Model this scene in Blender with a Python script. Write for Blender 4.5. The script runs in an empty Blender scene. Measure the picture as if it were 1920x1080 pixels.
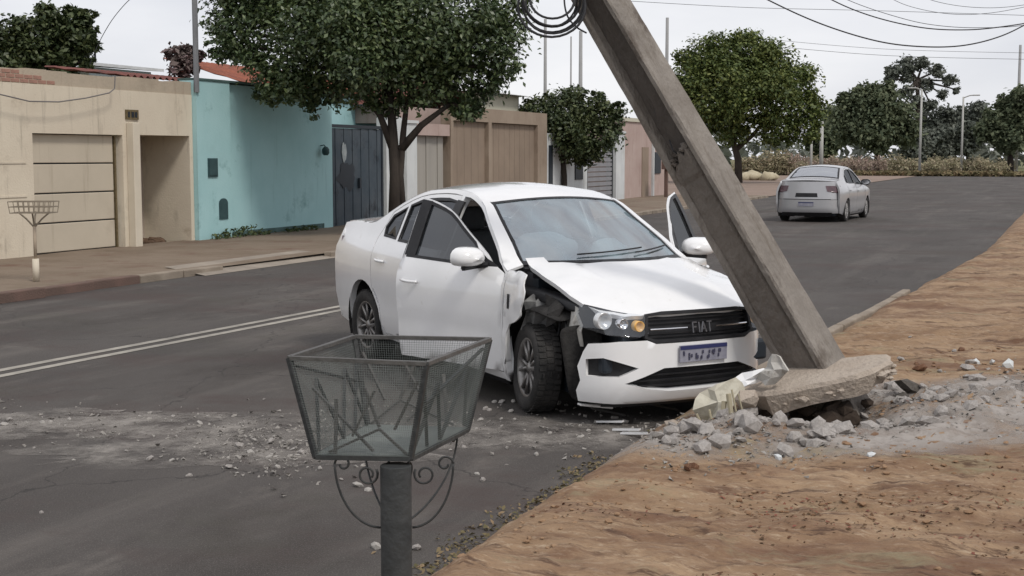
import bpy, math, random
import numpy as np
from mathutils import Vector, Matrix, noise
from mathutils.geometry import delaunay_2d_cdt
R = math.radians
rnd = random.Random(7)
scene = bpy.context.scene
COL = scene.collection

# ------------------------------------------------------------------ camera
FPX, HCAM = 2500.0, 1.75                      # focal length in pixels of a 1920 wide frame, eye height above the road
PITCH, YAW = 0.098877, 0.392489               # looking a little down, turned left of the road's direction (+Y)
cam = bpy.data.objects.new('camera', bpy.data.cameras.new('camera'))
COL.objects.link(cam)
cam.data.sensor_width = 36
cam.data.lens = 36 * FPX / 1920
cam.data.clip_start, cam.data.clip_end = 0.1, 3000
cam.location = (0, 0, HCAM)
cam.rotation_euler = (math.pi / 2 - PITCH, 0, YAW)
scene.camera = cam
CF = Vector((-math.sin(YAW) * math.cos(PITCH), math.cos(YAW) * math.cos(PITCH), -math.sin(PITCH)))
CR = Vector((math.cos(YAW), math.sin(YAW), 0))
CU = CR.cross(CF)

def at(px, py, d):
    """world point at depth d seen at photo pixel (used to measure positions off the photograph)"""
    return Vector((0, 0, HCAM)) + d * (CF + CR * ((px - 960) / FPX) + CU * ((540 - py) / FPX))

def atz(px, py, z=0.0):
    v = CF + CR * ((px - 960) / FPX) + CU * ((540 - py) / FPX)
    return Vector((0, 0, HCAM)) + v * ((z - HCAM) / v.z)

def atx(px, py, x):
    v = CF + CR * ((px - 960) / FPX) + CU * ((540 - py) / FPX)
    return Vector((0, 0, HCAM)) + v * (x / v.x)

# ------------------------------------------------------------------ world and sun (bright overcast)
SUN_EL, SUN_ROT = R(52), R(120)
world = bpy.data.worlds.new('World')
scene.world = world
world.use_nodes = True
wn, wl = world.node_tree.nodes, world.node_tree.links
bg = wn['Background']
bg.inputs['Strength'].default_value = 0.1
sky = wn.new('ShaderNodeTexSky')
sky.sky_type = 'NISHITA'
sky.sun_disc = False
sky.sun_elevation, sky.sun_rotation = SUN_EL, SUN_ROT
tc = wn.new('ShaderNodeTexCoord')
mp = wn.new('ShaderNodeMapping')
mp.inputs['Scale'].default_value = (1.2, 1.2, 5.0)
cn = wn.new('ShaderNodeTexNoise')
cn.inputs['Scale'].default_value = 2.0
cn.inputs['Detail'].default_value = 6
cr = wn.new('ShaderNodeValToRGB')
cr.color_ramp.elements[0].position = 0.3
cr.color_ramp.elements[0].color = (5.5, 5.6, 6.05, 1)
cr.color_ramp.elements[1].position = 0.7
cr.color_ramp.elements[1].color = (7.7, 7.65, 7.8, 1)
mx = wn.new('ShaderNodeMixRGB')
mx.inputs['Fac'].default_value = 0.93
wl.new(tc.outputs['Generated'], mp.inputs['Vector'])
wl.new(mp.outputs['Vector'], cn.inputs['Vector'])
wl.new(cn.outputs['Fac'], cr.inputs['Fac'])
wl.new(sky.outputs['Color'], mx.inputs['Color1'])
wl.new(cr.outputs['Color'], mx.inputs['Color2'])
wl.new(mx.outputs['Color'], bg.inputs['Color'])
sun = bpy.data.objects.new('sun', bpy.data.lights.new('sun', 'SUN'))
COL.objects.link(sun)
sun.data.energy = 1.5
sun.data.angle = R(11)
sun.data.color = (1.0, 0.95, 0.88)
# the sun stands behind the camera's right shoulder, high
sd = Vector((math.cos(SUN_EL) * math.sin(SUN_ROT), math.cos(SUN_EL) * math.cos(SUN_ROT), math.sin(SUN_EL)))
sun.rotation_euler = sd.to_track_quat('Z', 'Y').to_euler()
scene.view_settings.view_transform = 'Standard'
scene.view_settings.look = 'None'
scene.view_settings.gamma = 1
scene.view_settings.exposure = 0.38
scene.view_settings.use_curve_mapping = False

# ------------------------------------------------------------------ materials
def mat(name, c1, c2=None, scale=3.0, rough=0.8, bump=0.0, bscale=40.0, metal=0.0, stretch=(1, 1, 1), c3=None,
        s3=20.0, f3=0.5, detail=6.0, spec=0.3, lo=0.35, hi=0.65, coat=0.0, island=0.0, trans=0.0):
    m = bpy.data.materials.new(name)
    m.use_nodes = True
    n, l = m.node_tree.nodes, m.node_tree.links
    b = n['Principled BSDF']
    b.inputs['Roughness'].default_value = rough
    b.inputs['Metallic'].default_value = metal
    b.inputs['Specular IOR Level'].default_value = spec
    b.inputs['Coat Weight'].default_value = coat
    b.inputs['Coat Roughness'].default_value = 0.08
    b.inputs['Base Color'].default_value = (*c1, 1)
    t = n.new('ShaderNodeTexCoord')
    mpn = n.new('ShaderNodeMapping')
    mpn.inputs['Scale'].default_value = stretch
    l.new(t.outputs['Object'], mpn.inputs['Vector'])
    col = None
    if c2:
        nz = n.new('ShaderNodeTexNoise')
        nz.inputs['Scale'].default_value = scale
        nz.inputs['Detail'].default_value = detail
        nz.inputs['Roughness'].default_value = 0.62
        l.new(mpn.outputs['Vector'], nz.inputs['Vector'])
        rp = n.new('ShaderNodeValToRGB')
        rp.color_ramp.elements[0].position, rp.color_ramp.elements[1].position = lo, hi
        rp.color_ramp.elements[0].color, rp.color_ramp.elements[1].color = (*c1, 1), (*c2, 1)
        l.new(nz.outputs['Fac'], rp.inputs['Fac'])
        col = rp.outputs['Color']
    if c3:
        nz = n.new('ShaderNodeTexNoise')
        nz.inputs['Scale'].default_value = s3
        nz.inputs['Detail'].default_value = 8
        nz.inputs['Roughness'].default_value = 0.7
        l.new(mpn.outputs['Vector'], nz.inputs['Vector'])
        rp = n.new('ShaderNodeValToRGB')
        rp.color_ramp.elements[0].position, rp.color_ramp.elements[1].position = f3, f3 + 0.14
        rp.color_ramp.elements[0].color, rp.color_ramp.elements[1].color = (0, 0, 0, 1), (1, 1, 1, 1)
        l.new(nz.outputs['Fac'], rp.inputs['Fac'])
        mi = n.new('ShaderNodeMixRGB')
        l.new(rp.outputs['Color'], mi.inputs['Fac'])
        if col: l.new(col, mi.inputs['Color1'])
        else: mi.inputs['Color1'].default_value = (*c1, 1)
        mi.inputs['Color2'].default_value = (*c3, 1)
        col = mi.outputs['Color']
    if island:
        g = n.new('ShaderNodeNewGeometry')
        hs = n.new('ShaderNodeHueSaturation')
        mr = n.new('ShaderNodeMapRange')
        mr.inputs['To Min'].default_value, mr.inputs['To Max'].default_value = 1 - island, 1 + island
        l.new(g.outputs['Random Per Island'], mr.inputs['Value'])
        l.new(mr.outputs['Result'], hs.inputs['Value'])
        mh = n.new('ShaderNodeMath'); mh.operation = 'MULTIPLY_ADD'; mh.inputs[1].default_value = -.06; mh.inputs[2].default_value = .53
        l.new(g.outputs['Random Per Island'], mh.inputs[0]); l.new(mh.outputs[0], hs.inputs['Hue'])
        if col: l.new(col, hs.inputs['Color'])
        else: hs.inputs['Color'].default_value = (*c1, 1)
        col = hs.outputs['Color']
    if col: l.new(col, b.inputs['Base Color'])
    if bump:
        nb = n.new('ShaderNodeTexNoise')
        nb.inputs['Scale'].default_value = bscale
        nb.inputs['Detail'].default_value = 8
        l.new(mpn.outputs['Vector'], nb.inputs['Vector'])
        bp = n.new('ShaderNodeBump')
        bp.inputs['Strength'].default_value = bump
        bp.inputs['Distance'].default_value = 0.02
        l.new(nb.outputs['Fac'], bp.inputs['Height'])
        l.new(bp.outputs['Normal'], b.inputs['Normal'])
    if trans:
        tr = n.new('ShaderNodeBsdfTranslucent')
        if col: l.new(col, tr.inputs['Color'])
        else: tr.inputs['Color'].default_value = (*c1, 1)
        ms = n.new('ShaderNodeMixShader')
        ms.inputs['Fac'].default_value = trans
        l.new(b.outputs['BSDF'], ms.inputs[1]); l.new(tr.outputs['BSDF'], ms.inputs[2])
        l.new(ms.outputs['Shader'], n['Material Output'].inputs['Surface'])
    return m

def asphalt_detail(m):
    n, l = m.node_tree.nodes, m.node_tree.links
    b = n['Principled BSDF']
    cur = b.inputs['Base Color'].links[0].from_socket
    t = n.new('ShaderNodeTexCoord')
    def layer(fac, colr, cur, amt=1.0):
        k = n.new('ShaderNodeMixRGB'); k.inputs['Color2'].default_value = (*colr, 1)
        m_ = n.new('ShaderNodeMath'); m_.operation = 'MULTIPLY'; m_.inputs[1].default_value = amt; m_.use_clamp = True
        l.new(fac, m_.inputs[0]); l.new(m_.outputs[0], k.inputs['Fac']); l.new(cur, k.inputs['Color1'])
        return k.outputs['Color']
    def noise_(scale, lo, hi, stretch=(1, 1, 1), det=6):
        mp_ = n.new('ShaderNodeMapping'); mp_.inputs['Scale'].default_value = stretch
        z = n.new('ShaderNodeTexNoise'); z.inputs['Scale'].default_value = scale; z.inputs['Detail'].default_value = det; z.inputs['Roughness'].default_value = .65
        r_ = n.new('ShaderNodeMapRange'); r_.inputs['From Min'].default_value = lo; r_.inputs['From Max'].default_value = hi
        l.new(t.outputs['Object'], mp_.inputs['Vector']); l.new(mp_.outputs['Vector'], z.inputs['Vector']); l.new(z.outputs['Fac'], r_.inputs['Value'])
        return r_.outputs['Result'], z
    f, _ = noise_(.9, .52, .70, (1.6, .16, 1)); cur = layer(f, (.115, .102, .092), cur, .7)      # polished wheel tracks
    f, _ = noise_(.7, .54, .66, (1, .5, 1)); cur = layer(f, (.036, .030, .027), cur, .75)       # damp and oily patches
    f, _ = noise_(150, .56, .68, det=2); cur = layer(f, (.17, .155, .14), cur, .8)              # aggregate
    # cracks
    mp_ = n.new('ShaderNodeMapping'); mp_.inputs['Scale'].default_value = (1, .6, 1)
    zz = n.new('ShaderNodeTexNoise'); zz.inputs['Scale'].default_value = 2.5; zz.inputs['Detail'].default_value = 5
    ad = n.new('ShaderNodeMixRGB'); ad.blend_type = 'ADD'; ad.inputs['Fac'].default_value = .5
    v = n.new('ShaderNodeTexVoronoi'); v.feature = 'DISTANCE_TO_EDGE'; v.inputs['Scale'].default_value = .42
    r_ = n.new('ShaderNodeMapRange'); r_.inputs['From Min'].default_value = .004; r_.inputs['From Max'].default_value = .0; r_.inputs['To Min'].default_value = 0
    l.new(t.outputs['Object'], mp_.inputs['Vector']); l.new(mp_.outputs['Vector'], ad.inputs['Color1']); l.new(zz.outputs['Color'], ad.inputs['Color2'])
    l.new(t.outputs['Object'], zz.inputs['Vector']); l.new(ad.outputs['Color'], v.inputs['Vector']); l.new(v.outputs['Distance'], r_.inputs['Value'])
    cur = layer(r_.outputs['Result'], (.022, .02, .019), cur, .8)
    l.new(cur, b.inputs['Base Color'])

def wall_weather(m, grime=(.20, .17, .13), scale=2.2, lo=.56, hi=.74, amt=.6):
    """runs of dirt washed down a wall and a few patched places"""
    n, l = m.node_tree.nodes, m.node_tree.links
    b = n['Principled BSDF']
    cur = b.inputs['Base Color'].links[0].from_socket
    t = n.new('ShaderNodeTexCoord')
    for st_, sc_, a_ in (((1, 3.2, .28), scale, amt), ((1, 1, 1), .9, amt * .7)):
        mp_ = n.new('ShaderNodeMapping'); mp_.inputs['Scale'].default_value = st_
        z = n.new('ShaderNodeTexNoise'); z.inputs['Scale'].default_value = sc_; z.inputs['Detail'].default_value = 8; z.inputs['Roughness'].default_value = .68
        r_ = n.new('ShaderNodeMapRange'); r_.inputs['From Min'].default_value = lo; r_.inputs['From Max'].default_value = hi; r_.inputs['To Max'].default_value = a_
        k = n.new('ShaderNodeMixRGB'); k.inputs['Color2'].default_value = (*grime, 1)
        l.new(t.outputs['Object'], mp_.inputs['Vector']); l.new(mp_.outputs['Vector'], z.inputs['Vector']); l.new(z.outputs['Fac'], r_.inputs['Value'])
        l.new(r_.outputs['Result'], k.inputs['Fac']); l.new(cur, k.inputs['Color1']); cur = k.outputs['Color']
    l.new(cur, b.inputs['Base Color'])

def glass(name, tint, gloss, dust=0.0, dcol=(0.5, 0.55, 0.6), rough=0.03, refl_streak=None):
    """sheet glass: tinted see-through + mirror reflection + a dusty film; streaks in the film paint in reflections"""
    m = bpy.data.materials.new(name)
    m.use_nodes = True
    n, l = m.node_tree.nodes, m.node_tree.links
    n.remove(n['Principled BSDF'])
    t = n.new('ShaderNodeBsdfTransparent'); t.inputs['Color'].default_value = (*tint, 1)
    g = n.new('ShaderNodeBsdfGlossy'); g.inputs['Roughness'].default_value = rough
    g.inputs['Color'].default_value = (0.95, 0.97, 1, 1)
    d = n.new('ShaderNodeBsdfDiffuse'); d.inputs['Color'].default_value = (*dcol, 1)
    m1, m2 = n.new('ShaderNodeMixShader'), n.new('ShaderNodeMixShader')
    m1.inputs['Fac'].default_value = gloss
    m2.inputs['Fac'].default_value = dust
    l.new(t.outputs[0], m1.inputs[1]); l.new(g.outputs[0], m1.inputs[2])
    l.new(m1.outputs[0], m2.inputs[1]); l.new(d.outputs[0], m2.inputs[2])
    if refl_streak:
        tcn = n.new('ShaderNodeTexCoord'); mpn = n.new('ShaderNodeMapping')
        mpn.inputs['Scale'].default_value = refl_streak; mpn.inputs['Rotation'].default_value = (0, 0, R(28))
        nz = n.new('ShaderNodeTexNoise'); nz.inputs['Scale'].default_value = 2; nz.inputs['Detail'].default_value = 4
        mr = n.new('ShaderNodeMapRange')
        mr.inputs['From Min'].default_value, mr.inputs['From Max'].default_value = 0.35, 0.7
        mr.inputs['To Min'].default_value, mr.inputs['To Max'].default_value = 0.0, dust * 2.6
        l.new(tcn.outputs['Object'], mpn.inputs['Vector']); l.new(mpn.outputs['Vector'], nz.inputs['Vector'])
        l.new(nz.outputs['Fac'], mr.inputs['Value']); l.new(mr.outputs['Result'], m2.inputs['Fac'])
    l.new(m2.outputs[0], n['Material Output'].inputs['Surface'])
    return m

M = {}
M['asphalt'] = mat('asphalt', (.049, .043, .040), (.078, .070, .065), 0.5, .9, .35, 90, c3=(.105, .093, .084), s3=2.2, f3=.58, stretch=(1, .45, 1))
M['debris'] = mat('pale_debris', (.30, .28, .26), (.42, .40, .37), 5, .95, .4, 30)
M['road_dust'] = mat('road_dust', (.14, .13, .125), (.26, .245, .235), 6, .95, .5, 60)
M['line_paint'] = mat('line_paint', (.36, .335, .29), (.22, .205, .18), 3, .8, .1, c3=(.09, .085, .08), s3=30, f3=.62)
M['dirt'] = mat('dirt', (.205, .128, .076), (.315, .218, .137), 1.7, .97, 1., 22, stretch=(.6, 1.6, 1), c3=(.13, .07, .042), s3=2.1, f3=.535)
def roughen(m):
    """crumbs and damp specks: a second, finer layer of earth colours and relief"""
    n, l = m.node_tree.nodes, m.node_tree.links
    b = n['Principled BSDF']
    old = b.inputs['Base Color'].links[0].from_socket
    t = n.new('ShaderNodeTexCoord'); mp_ = n.new('ShaderNodeMapping')
    mp_.inputs['Rotation'].default_value = (0, 0, -YAW); mp_.inputs['Scale'].default_value = (.55, 1.5, 1)
    l.new(t.outputs['Object'], mp_.inputs['Vector'])
    fac = old
    for sc_, lo, hi, colr in ((7, .55, .66, (.095, .055, .036)), (22, .54, .68, (.40, .31, .22)), (60, .60, .72, (.10, .06, .04))):
        z = n.new('ShaderNodeTexNoise'); z.inputs['Scale'].default_value = sc_; z.inputs['Detail'].default_value = 7; z.inputs['Roughness'].default_value = .7
        r_ = n.new('ShaderNodeValToRGB'); r_.color_ramp.elements[0].position = lo; r_.color_ramp.elements[1].position = hi
        r_.color_ramp.elements[1].color = (.75, .75, .75, 1)
        k = n.new('ShaderNodeMixRGB'); k.inputs['Color2'].default_value = (*colr, 1)
        l.new(mp_.outputs['Vector'], z.inputs['Vector']); l.new(z.outputs['Fac'], r_.inputs['Fac'])
        l.new(r_.outputs['Color'], k.inputs['Fac']); l.new(fac, k.inputs['Color1']); fac = k.outputs['Color']
    l.new(fac, b.inputs['Base Color'])
roughen(M['dirt'])
def patches(m, colr, scale, lo, hi, stretch=(1, 1, 1), amt=.8):
    n, l = m.node_tree.nodes, m.node_tree.links
    b = n['Principled BSDF']; cur = b.inputs['Base Color'].links[0].from_socket
    t = n.new('ShaderNodeTexCoord'); mp_ = n.new('ShaderNodeMapping')
    mp_.inputs['Rotation'].default_value = (0, 0, -YAW); mp_.inputs['Scale'].default_value = stretch
    z = n.new('ShaderNodeTexNoise'); z.inputs['Scale'].default_value = scale; z.inputs['Detail'].default_value = 9; z.inputs['Roughness'].default_value = .72
    r_ = n.new('ShaderNodeMapRange'); r_.inputs['From Min'].default_value = lo; r_.inputs['From Max'].default_value = hi; r_.inputs['To Max'].default_value = amt
    k = n.new('ShaderNodeMixRGB'); k.inputs['Color2'].default_value = (*colr, 1)
    l.new(t.outputs['Object'], mp_.inputs['Vector']); l.new(mp_.outputs['Vector'], z.inputs['Vector']); l.new(z.outputs['Fac'], r_.inputs['Value'])
    l.new(r_.outputs['Result'], k.inputs['Fac']); l.new(cur, k.inputs['Color1']); l.new(k.outputs['Color'], b.inputs['Base Color'])
patches(M['dirt'], (.135, .072, .045), .9, .50, .62, (.5, 1.6, 1))
patches(M['dirt'], (.23, .20, .125), 1.4, .56, .66, (.6, 1.5, 1), .75)
patches(M['dirt'], (.075, .042, .028), 4.5, .57, .63, (.4, 1.7, 1), .85)
M['cavity'] = mat('shaded_root_earth', (.03, .022, .017), (.055, .04, .03), 6, 1, .8, 30)  # near-black: the shade under the lifted slab is put into the colour
M['infill'] = mat('broken_infill_concrete', (.125, .11, .096), (.19, .168, .148), 3, .95, .9, 40, c3=(.10, .082, .068), s3=5, f3=.56, stretch=(1, 1, .5))
M['grey_soil'] = mat('grey_soil', (.22, .19, .16), (.30, .27, .24), 3, .97, .8, 40)
M['sidewalk'] = mat('sidewalk', (.155, .118, .085), (.21, .165, .125), .9, .95, .5, 30, c3=(.13, .075, .055), s3=.7, f3=.54)
M['ramp'] = mat('ramp', (.30, .26, .215), (.21, .18, .15), 1.5, .95, .3)
M['kerb'] = mat('kerb', (.30, .255, .205), (.20, .165, .13), 2, .95, .5)
M['red_kerb'] = mat('red_kerb', (.15, .095, .078), (.11, .075, .062), 2, .95, .5)
M['far_ground'] = mat('far_ground', (.16, .135, .075), (.10, .115, .045), .12, 1, 0)
M['lot'] = mat('lot', (.25, .185, .15), (.20, .15, .12), .4, 1, .3)
M['beige'] = mat('beige_plaster', (.56, .49, .39), (.62, .555, .445), .7, .92, .25, 30, c3=(.40, .335, .255), s3=1.6, f3=.60)
M['beige_low'] = mat('weathered_plaster', (.36, .31, .24), (.43, .36, .28), 1.3, .95, .3, 20, c3=(.40, .22, .17), s3=.8, f3=.60)
M['old_brick'] = mat('faded_brick', (.36, .20, .155), (.30, .175, .135), 6, .95, .4, 40)
M['door_beige'] = mat('beige_door_paint', (.46, .405, .32), (.50, .44, .35), 1.2, .6, .05)
M['post_beige'] = mat('pale_post_plaster', (.60, .54, .44), (.54, .48, .385), 1.5, .9, .1)
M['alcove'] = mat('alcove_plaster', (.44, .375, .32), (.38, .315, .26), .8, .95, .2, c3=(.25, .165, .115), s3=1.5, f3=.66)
M['teal'] = mat('teal_plaster', (.30, .495, .51), (.36, .56, .575), .6, .9, .2, 30, c3=(.185, .33, .335), s3=1.1, f3=.585)
M['teal_stain'] = mat('damp_stain', (.05, .085, .08), (.09, .15, .145), 3, .95, .3)
M['dark_box'] = mat('dark_box_metal', (.02, .05, .055), (.035, .075, .08), 4, .6)
M['brass'] = mat('weathered_brass', (.10, .075, .035), (.16, .125, .07), 20, .6)
M['gate_dark'] = mat('dark_gate_paint', (.035, .052, .068), (.065, .08, .095), 1.4, .55, .1, c3=(.012, .016, .022), s3=1.7, f3=.54)
M['frame_dark'] = mat('dark_frame_metal', (.02, .026, .034), None, rough=.5)
M['pale_blotch'] = mat('pale_gate_blotch', (.33, .36, .37), (.22, .25, .26), 6, .8)  # pale mottled colour of the blotch on the gate
M['whitewash'] = mat('whitewash', (.58, .60, .60), (.50, .52, .53), 1, .9, .1)
M['pale_gate'] = mat('pale_gate_metal', (.34, .32, .285), (.28, .265, .24), 1, .7, .05, stretch=(1, 4, .2))
M['pink'] = mat('pink_plaster', (.38, .285, .255), (.43, .34, .305), 1, .95, .2)
M['tan'] = mat('tan_wall', (.31, .25, .195), (.25, .195, .15), .7, .95, .2)
M['tan_door'] = mat('tan_sheet_metal', (.27, .21, .16), (.22, .17, .13), .8, .8, .1)
M['pale_yellow'] = mat('pale_yellow_plaster', (.52, .50, .40), (.46, .44, .36), 1, .9)
M['grey_gate'] = mat('grey_gate_paint', (.25, .25, .265), (.20, .20, .215), 2, .6)
M['rooftile'] = mat('roof_tile', (.30, .105, .065), (.20, .075, .055), 3, .9, .2, c3=(.09, .05, .045), s3=2, f3=.56)
M['darktile'] = mat('old_roof_tile', (.13, .055, .05), (.20, .08, .065), 3, .95, .2, c3=(.06, .04, .04), s3=2, f3=.55)
M['whiteroof'] = mat('white_roof_sheet', (.62, .62, .62), (.50, .50, .50), 2, .8)
M['bark'] = mat('bark', (.03, .024, .021), (.055, .045, .037), 6, .95, .6, 30, stretch=(1, 1, .3))
M['bark_pale'] = mat('pale_bark', (.16, .14, .12), (.10, .085, .075), 6, .95, .4)
M['leaf_a'] = mat('broad_leaf', (.060, .090, .040), (.098, .136, .054), .8, .42, 0, island=.5, trans=.22, spec=.5)
M['leaf_b'] = mat('olive_leaf', (.048, .068, .030), (.078, .098, .040), .8, .45, 0, island=.5, trans=.2)
M['leaf_c'] = mat('bright_leaf', (.078, .108, .030), (.120, .150, .044), .35, .55, 0, island=.5, trans=.22)
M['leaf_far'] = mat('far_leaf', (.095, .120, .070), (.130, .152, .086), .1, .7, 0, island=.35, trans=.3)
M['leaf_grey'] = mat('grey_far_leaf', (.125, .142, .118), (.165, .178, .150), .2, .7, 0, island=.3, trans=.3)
M['leaf_dry'] = mat('dry_scrub', (.40, .345, .24), (.31, .295, .185), .25, .95, 0, island=.3, trans=.3)
M['leaf_pink'] = mat('pinkish_scrub', (.36, .28, .235), (.32, .26, .19), .25, .95, 0, island=.3, trans=.3)
M['leaf_brown'] = mat('brown_leaf', (.13, .10, .095), (.17, .13, .12), 1, .8, 0, island=.4)
M['weed'] = mat('dry_weed', (.20, .155, .085), (.13, .115, .06), 1.5, .9, 0, island=.5, trans=.15)
M['green_weed'] = mat('green_weed', (.05, .07, .03), (.08, .10, .04), 1.5, .8, 0, island=.4, trans=.15)
M['litter'] = mat('leaf_litter', (.15, .068, .036), (.10, .052, .03), 2, .9, 0, island=.6)
M['concrete'] = mat('pole_concrete', (.165, .147, .13), (.26, .236, .21), 2.2, .92, .8, 45, c3=(.095, .078, .066), s3=4, f3=.54, stretch=(1, 1, .35))
M['concrete_in'] = mat('shaded_recess_concrete', (.085, .074, .067), (.13, .115, .103), 2.5, .95, .7, 40, c3=(.075, .064, .056), s3=5, f3=.58, stretch=(1, 1, .4))  # darker copy of the pole concrete, the channel's shade put into the colour
M['slab'] = mat('slab_concrete', (.34, .285, .235), (.40, .345, .29), 3, .95, .8, 40, c3=(.24, .20, .17), s3=6, f3=.6)
M['torn_cream'] = mat('dirty_cream_paint', (.52, .50, .42), (.40, .37, .30), 5, .8, .3, 30, c3=(.22, .20, .16), s3=9, f3=.58)
M['torn_white'] = mat('dirty_white_paint', (.50, .49, .46), (.36, .34, .31), 5, .7, .3, 30, c3=(.20, .18, .16), s3=9, f3=.56)
M['rubble'] = mat('rubble', (.31, .285, .265), (.46, .43, .405), 4, .95, .6, 30)
M['grit'] = mat('grit', (.20, .185, .17), (.33, .31, .285), 4, .95, .4, 30)
M['rubble_dark'] = mat('dark_rubble', (.075, .066, .058), (.12, .108, .095), 4, .95, .6, 30)
M['crumb'] = mat('earth_crumb', (.20, .115, .065), (.30, .20, .125), 1.2, .98, .5, 40)
M['clod_dark'] = mat('damp_earth', (.085, .052, .034), (.14, .09, .06), 5, 1, .8, 30)
M['clod'] = mat('red_clod', (.20, .10, .06), (.27, .145, .085), 5, .98, .8, 30)
M['splinter'] = mat('pale_splinter', (.40, .355, .25), (.28, .25, .18), 6, .9, .3, stretch=(1, 1, .2))
M['white_paint'] = mat('white_car_paint', (.80, .80, .805), (.75, .752, .75), 2.2, .24, 0, coat=1.0, spec=.5, c3=(.62, .60, .565), s3=5, f3=.63)
M['silver_paint'] = mat('silver_car_paint', (.44, .44, .45), (.41, .41, .42), 2, .34, 0, metal=.35, coat=.6, spec=.5)
M['black_plastic'] = mat('black_plastic', (.012, .012, .014), (.022, .022, .024), 10, .5, .1)
M['torn_black'] = mat('torn_black_liner', (.014, .013, .013), (.04, .038, .036), 6, .85, .6, 30)
M['rubber'] = mat('tyre_rubber', (.018, .018, .018), (.045, .042, .04), 8, .85, .3, 80)
M['alloy'] = mat('alloy', (.30, .29, .28), (.16, .15, .145), 5, .4, 0, metal=.7)
M['hubcap'] = mat('wheel_cover', (.34, .335, .33), (.24, .23, .225), 6, .5, .05)
M['grey_metal'] = mat('bare_body_metal', (.24, .24, .235), (.07, .07, .07), 9, .6, .3, 20)
M['chrome'] = mat('chrome', (.7, .7, .72), None, rough=.15, metal=1)
M['dim_chrome'] = mat('dim_chrome', (.11, .11, .12), (.17, .17, .18), 20, .4, metal=.6)
M['lamp_white'] = mat('lamp_reflector', (.78, .79, .80), (.60, .61, .62), 12, .2, .1, metal=.4)
M['amber'] = mat('amber_plastic', (.75, .40, .10), (.80, .50, .18), 12, .3, spec=.6)
M['tail_red'] = mat('tail_lamp_plastic', (.13, .075, .085), (.085, .055, .065), 8, .25, spec=.6)
M['plate_white'] = mat('plate_white', (.20, .20, .25), (.30, .30, .35), 10, .5)
M['plate_blue'] = mat('plate_blue', (.03, .035, .11), None, rough=.5)
M['plate_ink'] = mat('plate_ink', (.05, .05, .085), None, rough=.6)
M['cabin'] = mat('cabin_trim', (.035, .036, .04), (.05, .05, .055), 6, .85, .2)
M['cabin_grey'] = mat('grey_upholstery', (.11, .11, .115), (.15, .15, .155), 6, .95, .2)
M['airbag'] = mat('airbag_cloth', (.66, .68, .70), (.56, .58, .60), 5, .9, .4, 12)
M['windscreen'] = glass('windscreen_glass', (.50, .58, .60), .38, .17, (.40, .52, .58), .03, refl_streak=(2.6, .3, 1))  # bluish film and its streaks paint in reflections of sky, tree and cables
M['side_glass'] = glass('side_window_glass', (.05, .055, .06), .12, .03)
M['rear_glass'] = glass('rear_window_glass', (.35, .37, .40), .5, .14, (.45, .47, .52))
M['lens'] = glass('clear_lens', (.86, .88, .9), .08, .02)
M['bin_metal'] = mat('bin_metal', (.075, .072, .07), (.11, .105, .10), 9, .6, .3, 40, c3=(.06, .04, .03), s3=14, f3=.6, metal=.2)
M['bin_dark'] = mat('bin_dark_metal', (.024, .026, .027), (.044, .045, .045), 9, .6, .3, 40)
M['bin_mesh'] = mat('bin_mesh_wire', (.12, .135, .13), (.17, .185, .175), 9, .7)
M['bin_pale'] = mat('pale_bin_paint', (.40, .33, .25), (.32, .26, .20), 5, .8)
M['bin_rust'] = mat('weathered_basket_wire', (.20, .17, .13), (.25, .21, .16), 5, .8)
M['cable'] = mat('cable', (.03, .03, .033), None, rough=.7)
M['cable_grey'] = mat('grey_cable', (.16, .15, .145), None, rough=.8)
M['steel_post'] = mat('galvanised_post', (.22, .225, .235), (.17, .175, .185), 3, .5, metal=.3)
M['far_pole'] = mat('far_pole_concrete', (.30, .30, .30), (.25, .25, .25), 1, .9)
M['far_pale'] = mat('pale_pole_concrete', (.42, .415, .39), (.36, .36, .34), 1, .9)
M['sand'] = mat('pale_sand', (.46, .41, .30), (.38, .33, .23), 1, 1, .5, 8)
M['far_brick'] = mat('far_brick_wall', (.27, .175, .145), (.33, .225, .185), .6, 1)

asphalt_detail(M['asphalt'])
patches(M['asphalt'], (.060, .044, .040), .28, .50, .62, (1, 1.6, 1), .7)
patches(M['asphalt'], (.056, .053, .042), .22, .53, .66, (1, 1.4, 1), .6)
wall_weather(M['beige']); wall_weather(M['beige_low'], (.22, .14, .11)); wall_weather(M['teal'], (.15, .25, .25), 1.5, .58, .8, .4)
wall_weather(M['tan'], (.13, .09, .06)); wall_weather(M['pink'], (.20, .13, .11)); wall_weather(M['whitewash'], (.30, .29, .26)); wall_weather(M['door_beige'], (.30, .25, .19), 1.6)
wall_weather(M['sidewalk'], (.10, .07, .05), 1.2); wall_weather(M['concrete'], (.12, .10, .08), 4, .55, .7, .7); wall_weather(M['slab'], (.20, .165, .14), 6)

# ------------------------------------------------------------------ object helpers
def put(o, parent=None):
    COL.objects.link(o)
    if parent is not None: o.parent = parent
    return o

def tag(o, label=None, cat=None, group=None, kind=None):
    if label: o['label'] = label
    if cat: o['category'] = cat
    if group: o['group'] = group
    if kind: o['kind'] = kind
    return o

def thing(name, label, cat, loc=(0, 0, 0), rz=0.0, group=None):
    o = bpy.data.objects.new(name, None)
    o.empty_display_size = .2
    o.location = loc
    o.rotation_euler = (0, 0, rz)
    put(o)
    return tag(o, label, cat, group)

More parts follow.
